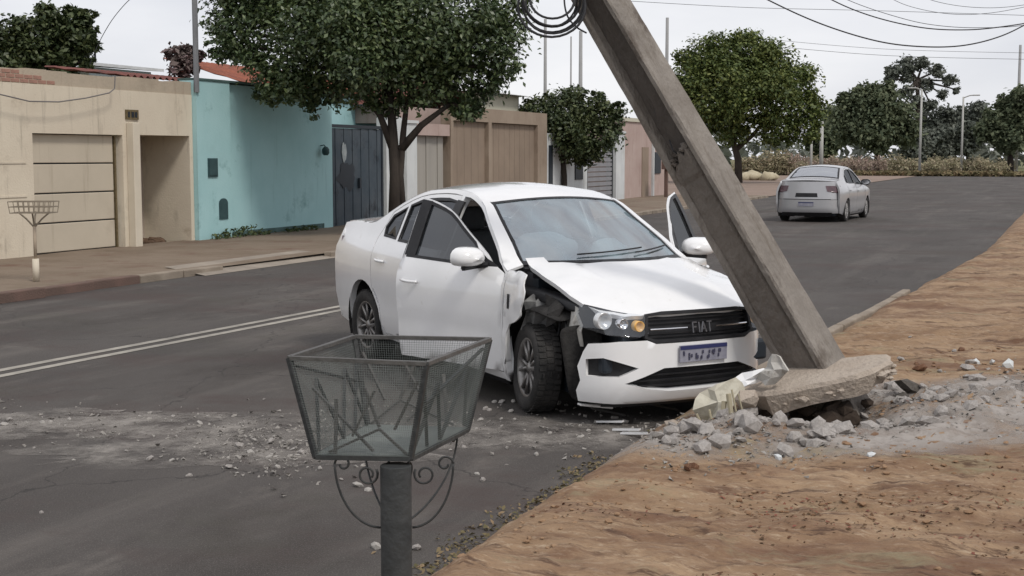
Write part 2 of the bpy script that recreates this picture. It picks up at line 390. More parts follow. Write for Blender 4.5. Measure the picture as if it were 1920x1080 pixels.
class MB:
    def __init__(s): s.v, s.f = [], []
    def add(s, vs, fs):
        k = len(s.v)
        s.v += [tuple(v) for v in vs]
        s.f += [tuple(i + k for i in f) for f in fs]
        return s
    def box(s, a, b, jit=0.0):
        (x0, y0, z0), (x1, y1, z1) = a, b
        vs = [(x0, y0, z0), (x1, y0, z0), (x1, y1, z0), (x0, y1, z0), (x0, y0, z1), (x1, y0, z1), (x1, y1, z1), (x0, y1, z1)]
        if jit: vs = [tuple(c + rnd.uniform(-jit, jit) for c in v) for v in vs]
        return s.add(vs, [(0, 3, 2, 1), (4, 5, 6, 7), (0, 1, 5, 4), (1, 2, 6, 5), (2, 3, 7, 6), (3, 0, 4, 7)])
    def tube(s, pts, r, n=6, r1=None, cap=True, closed=False):
        pts = [Vector(p) for p in pts]
        N = len(pts)
        rs = [r if not isinstance(r, (list, tuple)) else r[i] for i in range(N)]
        if r1 is not None: rs = [r + (r1 - r) * i / (N - 1) for i in range(N)]
        vs, up = [], None
        for i, p in enumerate(pts):
            if closed: d = pts[(i + 1) % N] - pts[i - 1]
            else: d = pts[min(i + 1, N - 1)] - pts[max(i - 1, 0)]
            d = d.normalized() if d.length > 1e-9 else Vector((0, 0, 1))
            if up is None: up = Vector((0, 0, 1)) if abs(d.z) < .9 else Vector((1, 0, 0))
            x = d.cross(up)
            if x.length < 1e-4: x = d.cross(Vector((1, .3, 0)))
            x.normalize(); y = x.cross(d).normalized(); up = y
            for k in range(n):
                a = 2 * math.pi * k / n
                vs.append(p + (x * math.cos(a) + y * math.sin(a)) * rs[i])
        fs = []
        for i in range(N if closed else N - 1):
            j = (i + 1) % N
            for k in range(n):
                k2 = (k + 1) % n
                fs.append((i * n + k, i * n + k2, j * n + k2, j * n + k))
        if cap and not closed:
            fs.append(tuple(range(n - 1, -1, -1))); fs.append(tuple((N - 1) * n + k for k in range(n)))
        return s.add(vs, fs)
    def bar(s, a, b, w, h):
        """square bar between two points"""
        a, b = Vector(a), Vector(b)
        d = (b - a).normalized()
        x = d.cross(Vector((0, 0, 1)))
        if x.length < .05: x = d.cross(Vector((1, 0, 0)))
        x.normalize(); y = x.cross(d)
        vs = [p + x * sx * w / 2 + y * sy * h / 2 for p in (a, b) for sx, sy in ((-1, -1), (1, -1), (1, 1), (-1, 1))]
        return s.add(vs, [(0, 1, 2, 3), (7, 6, 5, 4), (0, 4, 5, 1), (1, 5, 6, 2), (2, 6, 7, 3), (3, 7, 4, 0)])
    def lathe(s, prof, n=24, axis='x', org=(0, 0, 0)):
        """prof: (radius, along) pairs, closed loop if first == last"""
        vs, fs, m = [], [], len(prof)
        for k in range(n):
            a = 2 * math.pi * k / n
            for r, t in prof:
                c, q = r * math.cos(a), r * math.sin(a)
                v = (t, c, q) if axis == 'x' else (c, t, q) if axis == 'y' else (c, q, t)
                vs.append((v[0] + org[0], v[1] + org[1], v[2] + org[2]))
        for k in range(n):
            k2 = (k + 1) % n
            for i in range(m - 1): fs.append((k * m + i, k * m + i + 1, k2 * m + i + 1, k2 * m + i))
        return s.add(vs, fs)
    def rock(s, c, r, seed=0, flat=.7, sub=1):
        q = random.Random(seed)
        t = (1 + 5 ** .5) / 2
        vs = [(-1, t, 0), (1, t, 0), (-1, -t, 0), (1, -t, 0), (0, -1, t), (0, 1, t), (0, -1, -t), (0, 1, -t), (t, 0, -1), (t, 0, 1), (-t, 0, -1), (-t, 0, 1)]
        fs = [(0, 11, 5), (0, 5, 1), (0, 1, 7), (0, 7, 10), (0, 10, 11), (1, 5, 9), (5, 11, 4), (11, 10, 2), (10, 7, 6), (7, 1, 8),
              (3, 9, 4), (3, 4, 2), (3, 2, 6), (3, 6, 8), (3, 8, 9), (4, 9, 5), (2, 4, 11), (6, 2, 10), (8, 6, 7), (9, 8, 1)]
        sc = (q.uniform(.7, 1.4), q.uniform(.7, 1.3), flat * q.uniform(.7, 1.2))
        rz = q.uniform(0, 6.28)
        out = []
        for v in vs:
            v = Vector(v).normalized() * q.uniform(.68, 1.15) * r
            v = Vector((v.x * sc[0], v.y * sc[1], v.z * sc[2]))
            v.rotate(Matrix.Rotation(rz, 3, 'Z'))
            out.append(v + Vector(c))
        return s.add(out, fs)
    def build(s, name, m, parent=None, smooth=False, bevel=0.0, sub=0, auto=None):
        me = bpy.data.meshes.new(name)
        me.from_pydata(s.v, [], s.f)
        me.update()
        if m: me.materials.append(m)
        if smooth: me.polygons.foreach_set('use_smooth', [True] * len(me.polygons))
        o = put(bpy.data.objects.new(name, me), parent)
        if bevel:
            b = o.modifiers.new('Bevel', 'BEVEL'); b.width = bevel; b.segments = 2; b.limit_method = 'ANGLE'
        if sub:
            b = o.modifiers.new('Subsurf', 'SUBSURF'); b.levels = b.render_levels = sub
        return o

def box(name, a, b, m, parent=None, bevel=0.0):
    return MB().box(a, b).build(name, m, parent, bevel=bevel)

def npmesh(name, V, F, m, parent=None, smooth=False):
    V = np.asarray(V, np.float32); F = np.asarray(F, np.int32)
    me = bpy.data.meshes.new(name)
    k = F.shape[1]
    me.vertices.add(len(V)); me.vertices.foreach_set('co', V.ravel())
    me.loops.add(F.size); me.loops.foreach_set('vertex_index', F.ravel())
    me.polygons.add(len(F))
    me.polygons.foreach_set('loop_start', np.arange(0, F.size, k, dtype=np.int32))
    me.polygons.foreach_set('loop_total', np.full(len(F), k, np.int32))
    if smooth: me.polygons.foreach_set('use_smooth', np.ones(len(F), bool))
    me.update(calc_edges=True); me.validate()
    if m: me.materials.append(m)
    return put(bpy.data.objects.new(name, me), parent)

def grid_mesh(name, xs, ys, zf, m, parent=None, smooth=True):
    X, Y = np.meshgrid(xs, ys)
    Z = zf(X, Y)
    nx, ny = len(xs), len(ys)
    idx = np.arange(nx * ny).reshape(ny, nx)
    F = np.stack([idx[:-1, :-1], idx[:-1, 1:], idx[1:, 1:], idx[1:, :-1]], -1).reshape(-1, 4)
    return npmesh(name, np.stack([X, Y, Z], -1).reshape(-1, 3), F, m, parent, smooth)

def fbm(X, Y, f=1.0, seed=0, octaves=4):
    """cheap vectorised value noise"""
    out, amp, tot = np.zeros_like(X, dtype=float), 1.0, 0.0
    for o in range(octaves):
        x, y = X * f, Y * f
        xi, yi = np.floor(x), np.floor(y)
        xf, yf = x - xi, y - yi
        xf, yf = xf * xf * (3 - 2 * xf), yf * yf * (3 - 2 * yf)
        def hsh(a, b):
            q = np.sin(a * 127.1 + b * 311.7 + seed * 17.3 + o * 5.1) * 43758.5453
            return q - np.floor(q)
        n = (hsh(xi, yi) * (1 - xf) + hsh(xi + 1, yi) * xf) * (1 - yf) + (hsh(xi, yi + 1) * (1 - xf) + hsh(xi + 1, yi + 1) * xf) * yf
        out += n * amp; tot += amp; amp *= .5; f *= 2.1
    return out / tot - .5

# ------------------------------------------------------------------ SETTING: ground, road, verge, pavements
tag(grid_mesh('ground', np.linspace(-420, 420, 40), np.linspace(-120, 620, 40), lambda X, Y: X * 0 - .06, M['far_ground']), kind='structure')

KY = [-3, 8, 14, 17.4, 25.8, 46, 90, 118]
KX = [-2.39, -2.36, -1.985, -1.8, -1.29, -1.15, -1.0, -0.9]
def kx(Y): return np.interp(Y, KY, KX)
ys = np.concatenate([np.arange(-3, 30, .5), np.arange(30, 126, 3.)])
V, F = [], []
for y in ys:
    a, b = -11.72, float(kx(y)) + .25
    for i in range(9): V.append((a + (b - a) * i / 8, y, 0))
for j in range(len(ys) - 1):
    for i in range(8): F.append((j * 9 + i, j * 9 + i + 1, (j + 1) * 9 + i + 1, (j + 1) * 9 + i))
tag(npmesh('road', V, F, M['asphalt']), kind='structure')
mb = MB(); mb.add([(-30, 126, 0), (80, 126, 0), (80, 150, 0), (-30, 150, 0)], [(0, 1, 2, 3)])
tag(mb.build('road', M['asphalt']), kind='structure')
# a double centre line, worn
def lx(Y): return np.interp(Y, [0, 8.3, 10.2, 12.9, 25, 46, 118], [-7.92, -7.9, -7.8, -7.68, -7.3, -6.9, -6.6])
ln = put(bpy.data.objects.new('centre_line', None)); tag(ln, kind='structure')
for k in (-.11, .11):
    V, F = [], []
    yy = np.concatenate([np.arange(2, 19, 1.), np.array([18.6])])
    for y in yy: V += [(lx(y) + k - .05, y, .004), (lx(y) + k + .05, y, .004)]
    for j in range(len(yy) - 1): F.append((2 * j, 2 * j + 1, 2 * j + 3, 2 * j + 2))
    npmesh('painted_stripe', V, F, M['line_paint'], ln)

# right-hand dirt verge: lumpy earth spilling over its edge
def verge_h(X, Y):
    e = X - kx(Y)                                   # distance in from the edge
    w = e + .09 * fbm(X, Y, 2.2, 3)
    edge = np.clip((w + .02) / .22, 0, 1) ** .6
    h = .105 * edge + .05 * np.clip((e - .2) / 2, 0, 1)
    h += edge * (.085 * fbm(X * .8, Y * 1.3, .9, 1) + .09 * fbm(X * .7, Y * 1.3, 3.2, 2) + .06 * fbm(X * .6, Y * 1.5, 8, 5) + .024 * fbm(X, Y, 19, 6, 2))
    # a heave of soil round the broken pole's foot
    d = np.sqrt((X + 1.15) ** 2 + ((Y - 8.75) * .9) ** 2)
    h += (.07 * np.exp(-(d / .8) ** 2) - .24 * np.exp(-((X + 1.36) ** 2 + (Y - 8.42) ** 2) / .36 ** 2)) * np.clip(e / .25 + .2, 0, 1)
    for mx_, my_, ma, mr_ in ((-.62, 8.75, .085, .38), (-.1, 9.3, .06, .5), (-1.75, 7.75, .06, .25)):
        q = np.exp(-((X - mx_) ** 2 + (Y - my_) ** 2) / mr_ ** 2)
        h += q * (ma + .14 * fbm(X, Y, 6, 8) + .07 * fbm(X, Y, 15, 9)) * np.clip(e / .25 + .2, 0, 1)
    return np.where(e < -.12, -.02, h - .02)
xs_off = np.concatenate([np.arange(-.2, 3.2, .035), np.arange(3.2, 6, .12), np.arange(6, 30, 1.5)])
ys = np.concatenate([np.arange(1.5, 14, .04), np.arange(14, 30, .15), np.arange(30, 119, 1.5)])
X = kx(ys)[:, None] + xs_off[None, :]
Y = np.repeat(ys[:, None], len(xs_off), 1)
Z = verge_h(X, Y)
nx, ny = len(xs_off), len(ys)
idx = np.arange(nx * ny).reshape(ny, nx)
F = np.stack([idx[:-1, :-1], idx[:-1, 1:], idx[1:, 1:], idx[1:, :-1]], -1).reshape(-1, 4)
tag(npmesh('verge', np.stack([X, Y, Z], -1).reshape(-1, 3), F, M['dirt'], smooth=True), kind='structure')
def vz(x, y): return float(verge_h(np.array([float(x)]), np.array([float(y)]))[0])

# left pavement and its kerb
LKY = [0, 12.2, 13.6, 16.3, 19.5, 40, 56, 60]
LKX = [-11.55, -11.6, -11.72, -11.78, -11.66, -11.5, -11.5, -11.5]
def lkx(Y): return np.interp(Y, LKY, LKX)
ys = np.arange(2, 57.1, .5)
V, F = [], []
for y in ys:
    a, b = -16.3, float(lkx(y)) - .16
    for i in range(13):
        x = a + (b - a) * i / 12
        V.append((x, y, .065 + .012 * noise.noise((x * .8, y * .6, 0))))
for j in range(len(ys) - 1):
    for i in range(12): F.append((j * 13 + i, j * 13 + i + 1, (j + 1) * 13 + i + 1, (j + 1) * 13 + i))
tag(npmesh('pavement', V, F, M['sidewalk'], smooth=True), kind='structure')
kroot = put(bpy.data.objects.new('kerb', None)); tag(kroot, kind='structure')
stone = MB().box((-.075, -.485, -.02), (.075, .485, .10)).build('kerbstone', M['kerb'], kroot, bevel=.015)
red = MB().box((-.075, -.485, -.02), (.075, .485, .12)).build('kerbstone', M['red_kerb'], kroot, bevel=.015)
first = [stone, red]
for i, y in enumerate(np.arange(8.5, 56, 1.0)):
    if 16.6 < y < 20.2: continue                     # lowered for the driveway
    src = red if y < 15 else stone
    o = src if src in first else src.copy()
    if src in first: first.remove(src)
    else: COL.objects.link(o)
    o.location = (float(lkx(y)) - .085 + rnd.uniform(-.01, .01), y, rnd.uniform(-.012, .008))
    o.rotation_euler = (rnd.uniform(-.01, .01), 0, rnd.uniform(-.012, .012))
mb = MB()
mb.add([(-11.55, 16.2, .006), (-11.55, 20.6, .006), (-12.5, 20.3, .085), (-12.5, 16.5, .085)], [(0, 1, 2, 3)])
tag(mb.build('driveway_ramp', M['ramp']), kind='structure')
# right kerb, where it shows beyond the pole
kr = put(bpy.data.objects.new('kerb', None)); tag(kr, kind='structure')
src = MB().box((-.05, -.48, -.02), (.05, .48, .075)).build('kerbstone', M['kerb'], kr, bevel=.015)
for i, y in enumerate(np.arange(9.9, 17, 1.0)):
    o = src if i == 0 else src.copy()
    if i: COL.objects.link(o)
    o.location = (float(kx(y)) + .0, y, rnd.uniform(-.015, .008))
    o.rotation_euler = (0, 0, -math.atan(float(kx(y + .5) - kx(y - .5))) + rnd.uniform(-.01, .01))
# earth lot beyond the row of houses
mb = MB(); mb.add([(-60, 57.2, .02), (-11.75, 57.2, .02), (-11.75, 126, .02), (-60, 126, .02)], [(0, 1, 2, 3)])
tag(mb.build('dirt_lot', M['lot']), kind='structure')

# ------------------------------------------------------------------ the row of houses on the left
WX = -16.1
def tile_roof(mb, x0, x1, y0, y1, zf, pitch_tile=.22):
    """corrugated tile sheet over a rectangle; zf(x, y) gives the plane"""
    n = max(2, int((y1 - y0) / pitch_tile * 6))
    vs, fs = [], []
    for i in range(n + 1):
        y = y0 + (y1 - y0) * i / n
        for j in range(9):
            x = x0 + (x1 - x0) * j / 8
            vs.append((x, y, zf(x, y) + .035 * math.sin(2 * math.pi * i / 6) + (.02 if j % 2 else 0)))
    for i in range(n):
        for j in range(8): fs.append((i * 9 + j, i * 9 + j + 1, (i + 1) * 9 + j + 1, (i + 1) * 9 + j))
    return mb.add(vs, fs)

# --- beige house: street wall with a panelled garage door, a pillar and a recess
H = thing('beige_house', 'beige plastered house front with a panelled garage door and a shaded recess', 'house', (WX, 19, 0))
def hbox(name, a, b, m, parent, bevel=0.0):
    (x0, y0, z0), (x1, y1, z1) = a, b
    return box(name, (x0, y0 - 19, z0), (x1, y1 - 19, z1), m, parent, bevel)
wall = MB()
for a, b in (((-.3, 9 - 19, -.1), (0, 17.78 - 19, 2.95)),
             ((-.3, 17.78 - 19, 2.13), (0, 20.11 - 19, 2.95)),
             ((-.3, 20.11 - 19, -.1), (0, 20.5 - 19, 2.95)),
             ((-.3, 20.5 - 19, 2.14), (0, 22.15 - 19, 2.95)),
             ((-1.25, 22.15 - 19, -.1), (0, 22.26 - 19, 2.95)),
             ((-1.25, 20.38 - 19, -.1), (-.3, 20.5 - 19, 2.95))):
    wall.box(a, b)
wall.build('wall', M['beige'], H)
par = MB()
n = 26
for i in range(n):                              # a rough, unpainted course along the top
    y0, y1 = 9 - 19 + 13.26 * i / n, 9 - 19 + 13.26 * (i + 1) / n
    par.box((-.29, y0, 2.95), (-.012, y1, 3.19 + rnd.uniform(-.02, .02)))
par.build('parapet', M['beige_low'], H)
bsrc = None
for cth in range(3):                             # bare bricks showing at the left end of the course
    for k in range(9 - cth * 2):
        if bsrc is None:
            o = bsrc = MB().box((-.02, -.095, -.03), (.004, .095, .03)).build('brick', M['old_brick'], H, bevel=.004)
        else:
            o = bsrc.copy(); COL.objects.link(o)
        o.location = (rnd.uniform(-.012, -.004), 16.6 - 19 + k * .21 + (.1 if cth % 2 else 0), 2.995 + .072 * cth)
        o.rotation_euler = (rnd.uniform(-.02, .02), 0, 0)
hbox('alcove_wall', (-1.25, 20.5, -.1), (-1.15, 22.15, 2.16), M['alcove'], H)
hbox('alcove_ceiling', (-1.15, 20.5, 2.14), (-.3, 22.15, 2.2), M['beige'], H)
hbox('pillar', (.003, 20.22, -.1), (.16, 20.42, 2.36), M['post_beige'], H, .01)
gd = hbox('garage_door', (-.2, 17.78, -.1), (-.16, 20.0, 2.13), M['frame_dark'], H)
for k in range(4):
    z0 = .07 + k * .515
    p = MB().box((-.16, 17.8 - 19, z0 + .012), (-.115, 19.97 - 19, z0 + .503)).build('panel', M['door_beige'], gd, bevel=.012)
hbox('door_jamb', (-.16, 20.0, -.1), (-.10, 20.04, 2.11), M['brass'], H)
for z in (1.06, 1.62):
    hbox('wall_batten', (.002, 10, z), (.014, 17.6, z + .03), M['beige'], H)
pl = hbox('number_plate', (.003, 20.2, 2.42), (.03, 20.56, 2.6), M['brass'], H)
for k, w in enumerate((.05, .07, .06)):          # weathered, unreadable figures
    hbox('figure', (.031, 20.25 + k * .1, 2.46), (.037, 20.25 + k * .1 + w, 2.56), M['frame_dark'], pl)
bk = MB()
tile_roof(bk, -4.6, -2.4, 23.3 - 19, 27.3 - 19, lambda x, y: 3.44 + (-2.4 - x) * .11)
bk.build('roof', M['darktile'], H)
hbox('roof_wall', (-4.5, 23.4, 0), (-2.55, 27.2, 3.38), M['beige_low'], H)
hbox('yard_wall', (-8, 9, -.1), (-7.8, 22.2, 3.0), M['beige_low'], H)

B = thing('white_roofed_shed', 'low white roofed shed behind the beige wall with two dark vents', 'shed', (-24, 30.9, 0))
box('wall', (-3, -2.2, 0), (0, .4, 4.1), M['whitewash'], B)
MB().add([(-3.2, -2.4, 4.4), (.3, -2.4, 4.11), (.3, .6, 4.11), (-3.2, .6, 4.4), (-3.2, -2.4, 4.48), (.3, -2.4, 4.19), (.3, .6, 4.19), (-3.2, .6, 4.48)],
         [(0, 3, 2, 1), (4, 5, 6, 7), (0, 1, 5, 4), (1, 2, 6, 5), (2, 3, 7, 6), (3, 0, 4, 7)]).build('roof', M['whiteroof'], B)
for k in (-.14, .14):
    MB().lathe([(0, 0), (.03, 0), (.03, .4), (.13, .42), (.13, .56), (.0, .62)], 10, 'z', (-.9, -1.0 + k, 4.24)).build('vent', M['frame_dark'], B, True)

# --- teal house
T = thing('teal_house', 'turquoise plastered house wall with meter boxes and a small wall lamp', 'house', (WX, 25, 0))
def tbox(name, a, b, m, parent=T, bevel=0.0):
    (x0, y0, z0), (x1, y1, z1) = a, b
    return box(name, (x0, y0 - 25, z0), (x1, y1 - 25, z1), m, parent, bevel)
w = MB()
w.box((-.3, 23.42 - 25, -.1), (0, 27.74 - 25, 3.22))
w.box((-.3, 22.27 - 25, -.1), (.10, 23.42 - 25, 3.24))
w.build('wall', M['teal'], T)
tbox('coping', (-.34, 22.27, 3.245), (.12, 27.74, 3.29), M['teal_stain'])
mbx = tbox('meter_box', (.101, 22.6, 1.32), (.125, 22.92, 1.7), M['dark_box'])
tbox('door', (.126, 22.63, 1.35), (.135, 22.89, 1.67), M['dark_box'], mbx, .01)
nc = MB().box((.101, 22.96 - 25, .45), (.118, 23.26 - 25, .78))
nc.add([(.1015, 23.11 - 25 + .15 * math.cos(a), .78 + .1 * math.sin(a)) for a in np.linspace(0, math.pi, 9)] +
       [(.118, 23.11 - 25 + .15 * math.cos(a), .78 + .1 * math.sin(a)) for a in np.linspace(0, math.pi, 9)],
       [tuple(range(8, -1, -1)), tuple(range(9, 18))] + [(i, i + 1, i + 10, i + 9) for i in range(8)])
nc.build('water_meter_niche', M['dark_box'], T)
lampm = MB().lathe([(0, 0), (.05, 0), (.085, .05), (.085, .14), (.04, .2), (0, .2)], 12, 'z', (.14, 27.2 - 25, 1.76)).build('wall_lamp', M['dark_box'], T, True)
MB().tube([(.0, 27.2 - 25, 1.98), (.10, 27.2 - 25, 2.0), (.14, 27.2 - 25, 1.95)], .012).build('arm', M['dark_box'], lampm)
tbox('stained_plinth', (.002, 23.44, -.1), (.02, 27.3, .17), M['teal_stain'])
rf = MB()
tile_roof(rf, -4.4, -1.6, 27.2 - 25, 34.5 - 25, lambda x, y: 3.36 + (-1.6 - x) * .27)
rf.build('roof', M['rooftile'], T)
tbox('inner_wall', (-4.2, 27.4, 0), (-1.8, 34.2, 3.3), M['teal'])

tag(MB().tube([(WX + .1, 22.29, 3.0), (WX + .1, 22.29, 6.9)], .055, 8).build('service_post', M['steel_post']),
    'thin grey steel service post rising at the joint of the beige and turquoise walls', 'post')
sag = [atx(a, b, -15.9) for a, b in ((-60, 165), (0, 177), (55, 190), (110, 191), (160, 184), (205, 174), (215, 166), (216, 142))]
tag(MB().tube(sag, .012, 5).build('wall_cable', M['cable_grey']), 'thin grey cable sagging across the top of the beige wall', 'cable')

# --- dark gate with its frame, set between the turquoise wall and a white post
G = thing('dark_gate', 'tall dark blue grey sheet metal gate with pale patch beside turquoise wall', 'gate', (WX - .1, 29.1, 0))
box('frame', (-.06, -1.33, 2.42), (.02, 1.36, 2.5), M['frame_dark'], G)
for y in (-1.33, 1.28):
    box('frame', (-.06, y, -.05), (.02, y + .08, 2.419), M['frame_dark'], G)
for k in range(12):                               # pressed sheets
    y0 = -1.245 + k * .2101
    box('sheet', (-.04, y0 + .004, .05), (-.012 + (.012 if k % 2 else 0), y0 + .205, 2.41), M['gate_dark'], G)
pt = [(.003, -.62 + .12 * math.cos(a) * (1 + .4 * noise.noise((math.cos(a) * 2, math.sin(a) * 2, 4))), 1.84 + .22 * math.sin(a) * (1 + .5 * noise.noise((math.cos(a) * 2, math.sin(a) * 2, 8)))) for a in np.linspace(0, 2 * math.pi, 15)[:-1]]
MB().add(pt + [(.009, p[1], p[2]) for p in pt], [tuple(range(14)), tuple(range(27, 13, -1))] + [(i, (i + 1) % 14, 14 + (i + 1) % 14, 14 + i) for i in range(14)]).build('pale_patch', M['pale_blotch'], G)
pt = [(.004, -.48 + .42 * math.cos(a) * (1 + .9 * noise.noise((math.cos(a) * 1.6, math.sin(a) * 1.6, 14))), 1.28 + .34 * math.sin(a) * (1 + .9 * noise.noise((math.cos(a) * 1.6, math.sin(a) * 1.6, 18)))) for a in np.linspace(0, 2 * math.pi, 31)[:-1]]
MB().add(pt, [tuple(range(30))]).build('dark_patch', M['frame_dark'], G)
box('latch', (.0, .05, .95), (.06, .13, 1.2), M['frame_dark'], G)

N = thing('white_post_wall', 'narrow whitewashed wall and post beside the dark gate', 'wall', (WX, 31.2, 0))
box('wall', (-.3, -.68, -.1), (-.02, .2, 2.75), M['whitewash'], N)
box('post', (-.2, .21, -.1), (.12, .8, 2.6), M['whitewash'], N, .01)
box('post_cap', (-.24, .17, 2.601), (.16, .84, 2.68), M['whitewash'], N)

P = thing('pink_house', 'pink rendered house with a red gable roof over a pale grey garage', 'house', (WX, 33.1, 0))
gp = box('garage_door', (-.25, -1.08, -.1), (-.21, 1.08, 2.3), M['frame_dark'], P)
for k in range(6):
    box('panel', (-.209, -1.07 + k * .358, .03), (-.17 + (.02 if k % 2 else 0), -1.07 + k * .358 + .345, 2.29), M['pale_gate'], gp)
box('lintel', (-.3, -1.08, 2.301), (0, 1.2, 2.62), M['pink'], P)
box('wall', (-4.5, -1.0, 2.63), (-.8, 4.2, 3.1), M['pink'], P)
g = MB()
tile_roof(g, -4.8, -.5, -1.3, 1.6, lambda x, y: 3.12 + (y + 1.3) * .33)
tile_roof(g, -4.8, -.5, 1.6, 4.5, lambda x, y: 3.12 + (4.5 - y) * .33)
g.build('roof', M['darktile'], P)

K = thing('tan_house', 'tan walled house front with broad brown sheet doors behind the white car', 'house', (WX, 38, 0))
box('wall', (-.3, -3.65, 2.75), (0, 3.95, 3.15), M['tan'], K)
for y0, y1 in ((-3.65, -3.45), (-.95, -.72), (3.1, 3.95)):
    box('pier', (-.3, y0, -.1), (.004, y1, 2.749), M['tan'], K)
for y0, y1 in ((-3.45, -.95), (-.72, 3.1)):
    d = box('door', (-.22, y0, -.1), (-.16, y1, 2.749), M['frame_dark'], K)
    n = int((y1 - y0) / .42)
    for k in range(n):
        a = y0 + (y1 - y0) * k / n
        box('panel', (-.159, a + .008, 0), (-.125, a + (y1 - y0) / n - .008, 2.74), M['tan_door'], d)
box('upper_wall', (-5, .3, 3.151), (-1.2, 4.4, 3.75), M['pale_yellow'], K)
MB().add([(-5.3, 0, 3.76), (-.9, 0, 3.76), (-.9, 4.7, 3.76), (-5.3, 4.7, 3.76), (-3.1, .2, 4.1), (-3.1, 4.5, 4.1)], [(0, 1, 4), (1, 2, 5, 4), (2, 3, 5), (3, 0, 4, 5), (3, 2, 1, 0)]).build('roof', M['whiteroof'], K)

Wt = thing('white_house', 'whitewashed low house wall behind the small tree', 'house', (WX, 44, 0))
box('wall', (-.3, -2.03, -.1), (0, 2.05, 2.5), M['whitewash'], Wt)
box('door', (.003, -1.9, 0), (.03, -1.55, 2.1), M['frame_dark'], Wt)
box('window', (.003, .7, .9), (.04, 1.5, 1.9), M['frame_dark'], Wt)
box('rear_wall', (-5, -1.5, 0), (-.9, 3.2, 3.0), M['pale_yellow'], Wt)
Gs = thing('slatted_gate', 'grey slatted metal gate between whitewashed posts', 'gate', (WX, 47.6, 0))
for y in (-1.5, 1.44):
    box('stile', (-.1, y, 0), (-.02, y + .06, 2.2), M['frame_dark'], Gs)
sl = MB().box((-.085, -1.43, -.07), (-.04, 1.43, .07)).build('slat', M['grey_gate'], Gs)
for k in range(12):
    o = sl if k == 0 else sl.copy()
    if k: COL.objects.link(o)
    o.location.z = .16 + k * .18
tag(MB().box((WX - .3, 49.12, -.1), (WX + .1, 50.2, 2.6)).box((WX - .34, 49.08, 2.602), (WX + .14, 50.24, 2.7)).build('gate_post', M['whitewash']),
    'white square gate post between the slatted gate and the pinkish wall', 'post')
Q = thing('pinkish_house', 'pinkish plastered corner house partly hidden by the leaning pole', 'house', (WX, 53, 0))
box('wall', (-6, -2.75, -.1), (0, 3.3, 3.1), M['pink'], Q)
box('parapet', (-6.05, -2.78, 3.101), (.06, 3.36, 3.25), M['pale_yellow'], Q)
box('door', (.003, -.2, 0), (.03, .7, 2.1), M['tan_door'], Q)
box('window', (.003, 1.6, 1.0), (.04, 2.5, 1.9), M['frame_dark'], Q)
box('pipe', (.004, 1.2, 0), (.1, 1.32, 3.0), M['whitewash'], Q)
tag(MB().box((-15.2, 53.0, 0), (-15.06, 53.14, 1.2)).box((-15.25, 52.75, 1.2), (-15.01, 53.4, 1.75)).build('letter_box', M['red_kerb'], bevel=.02),
    'small dark red box on a post in front of the pinkish wall', 'letter box')

# ------------------------------------------------------------------ trees and plants
def leaf_mesh(name, C, S, m, parent, seed=0, up=.35, out=None, droop=0.0):
    """C: leaf centres, S: leaf lengths; each leaf a bent four-cornered blade"""
    g = np.random.default_rng(seed)
    n = len(C)
    nrm = g.normal(size=(n, 3)); nrm[:, 2] = np.abs(nrm[:, 2]) + up
    if out is not None: nrm += out * .8
    nrm /= np.linalg.norm(nrm, axis=1, keepdims=True)
    a = g.normal(size=(n, 3)); a[:, 2] -= droop
    a -= nrm * (a * nrm).sum(1, keepdims=True); a /= np.linalg.norm(a, axis=1, keepdims=True) + 1e-9
    b = np.cross(nrm, a)
    S = S[:, None]
    p0 = C - a * S * .5
    p2 = C + a * S * .5 - nrm * S * .12
    p1 = C + b * S * .27 + nrm * S * .04
    p3 = C - b * S * .27 + nrm * S * .04
    V = np.stack([p0, p1, p2, p3], 1).reshape(-1, 3)
    F = np.arange(4 * n).reshape(n, 4)
    return npmesh(name, V, F, m, parent)

def crown_points(lobes, n, g, per=14, shell=.55, spread=.22):
    """leaf clumps spread through the lobes, denser near their outside; lobes: (centre, (rx, ry, rz))"""
    vol = np.array([r[0] * r[1] + r[1] * r[2] + r[0] * r[2] for c, r in lobes]); vol = vol / vol.sum()
    C, O = [], []
    for (c, r), q in zip(lobes, vol):
        k = max(3, int(n * q / per))
        d = g.normal(size=(k, 3)); d /= np.linalg.norm(d, axis=1, keepdims=True)
        rad = shell + (1.04 - shell) * g.random(k) ** .6
        inner = g.random(k) < .2
        rad[inner] *= g.random(inner.sum())
        cc = np.array(c) + d * rad[:, None] * np.array(r)
        rr = min(r)
        pts = cc[:, None, :] + g.normal(size=(k, per, 3)) * rr * spread * np.array([1, 1, .7])
        C.append(pts.reshape(-1, 3)); O.append(np.repeat(d, per, 0))
    return np.concatenate(C), np.concatenate(O)

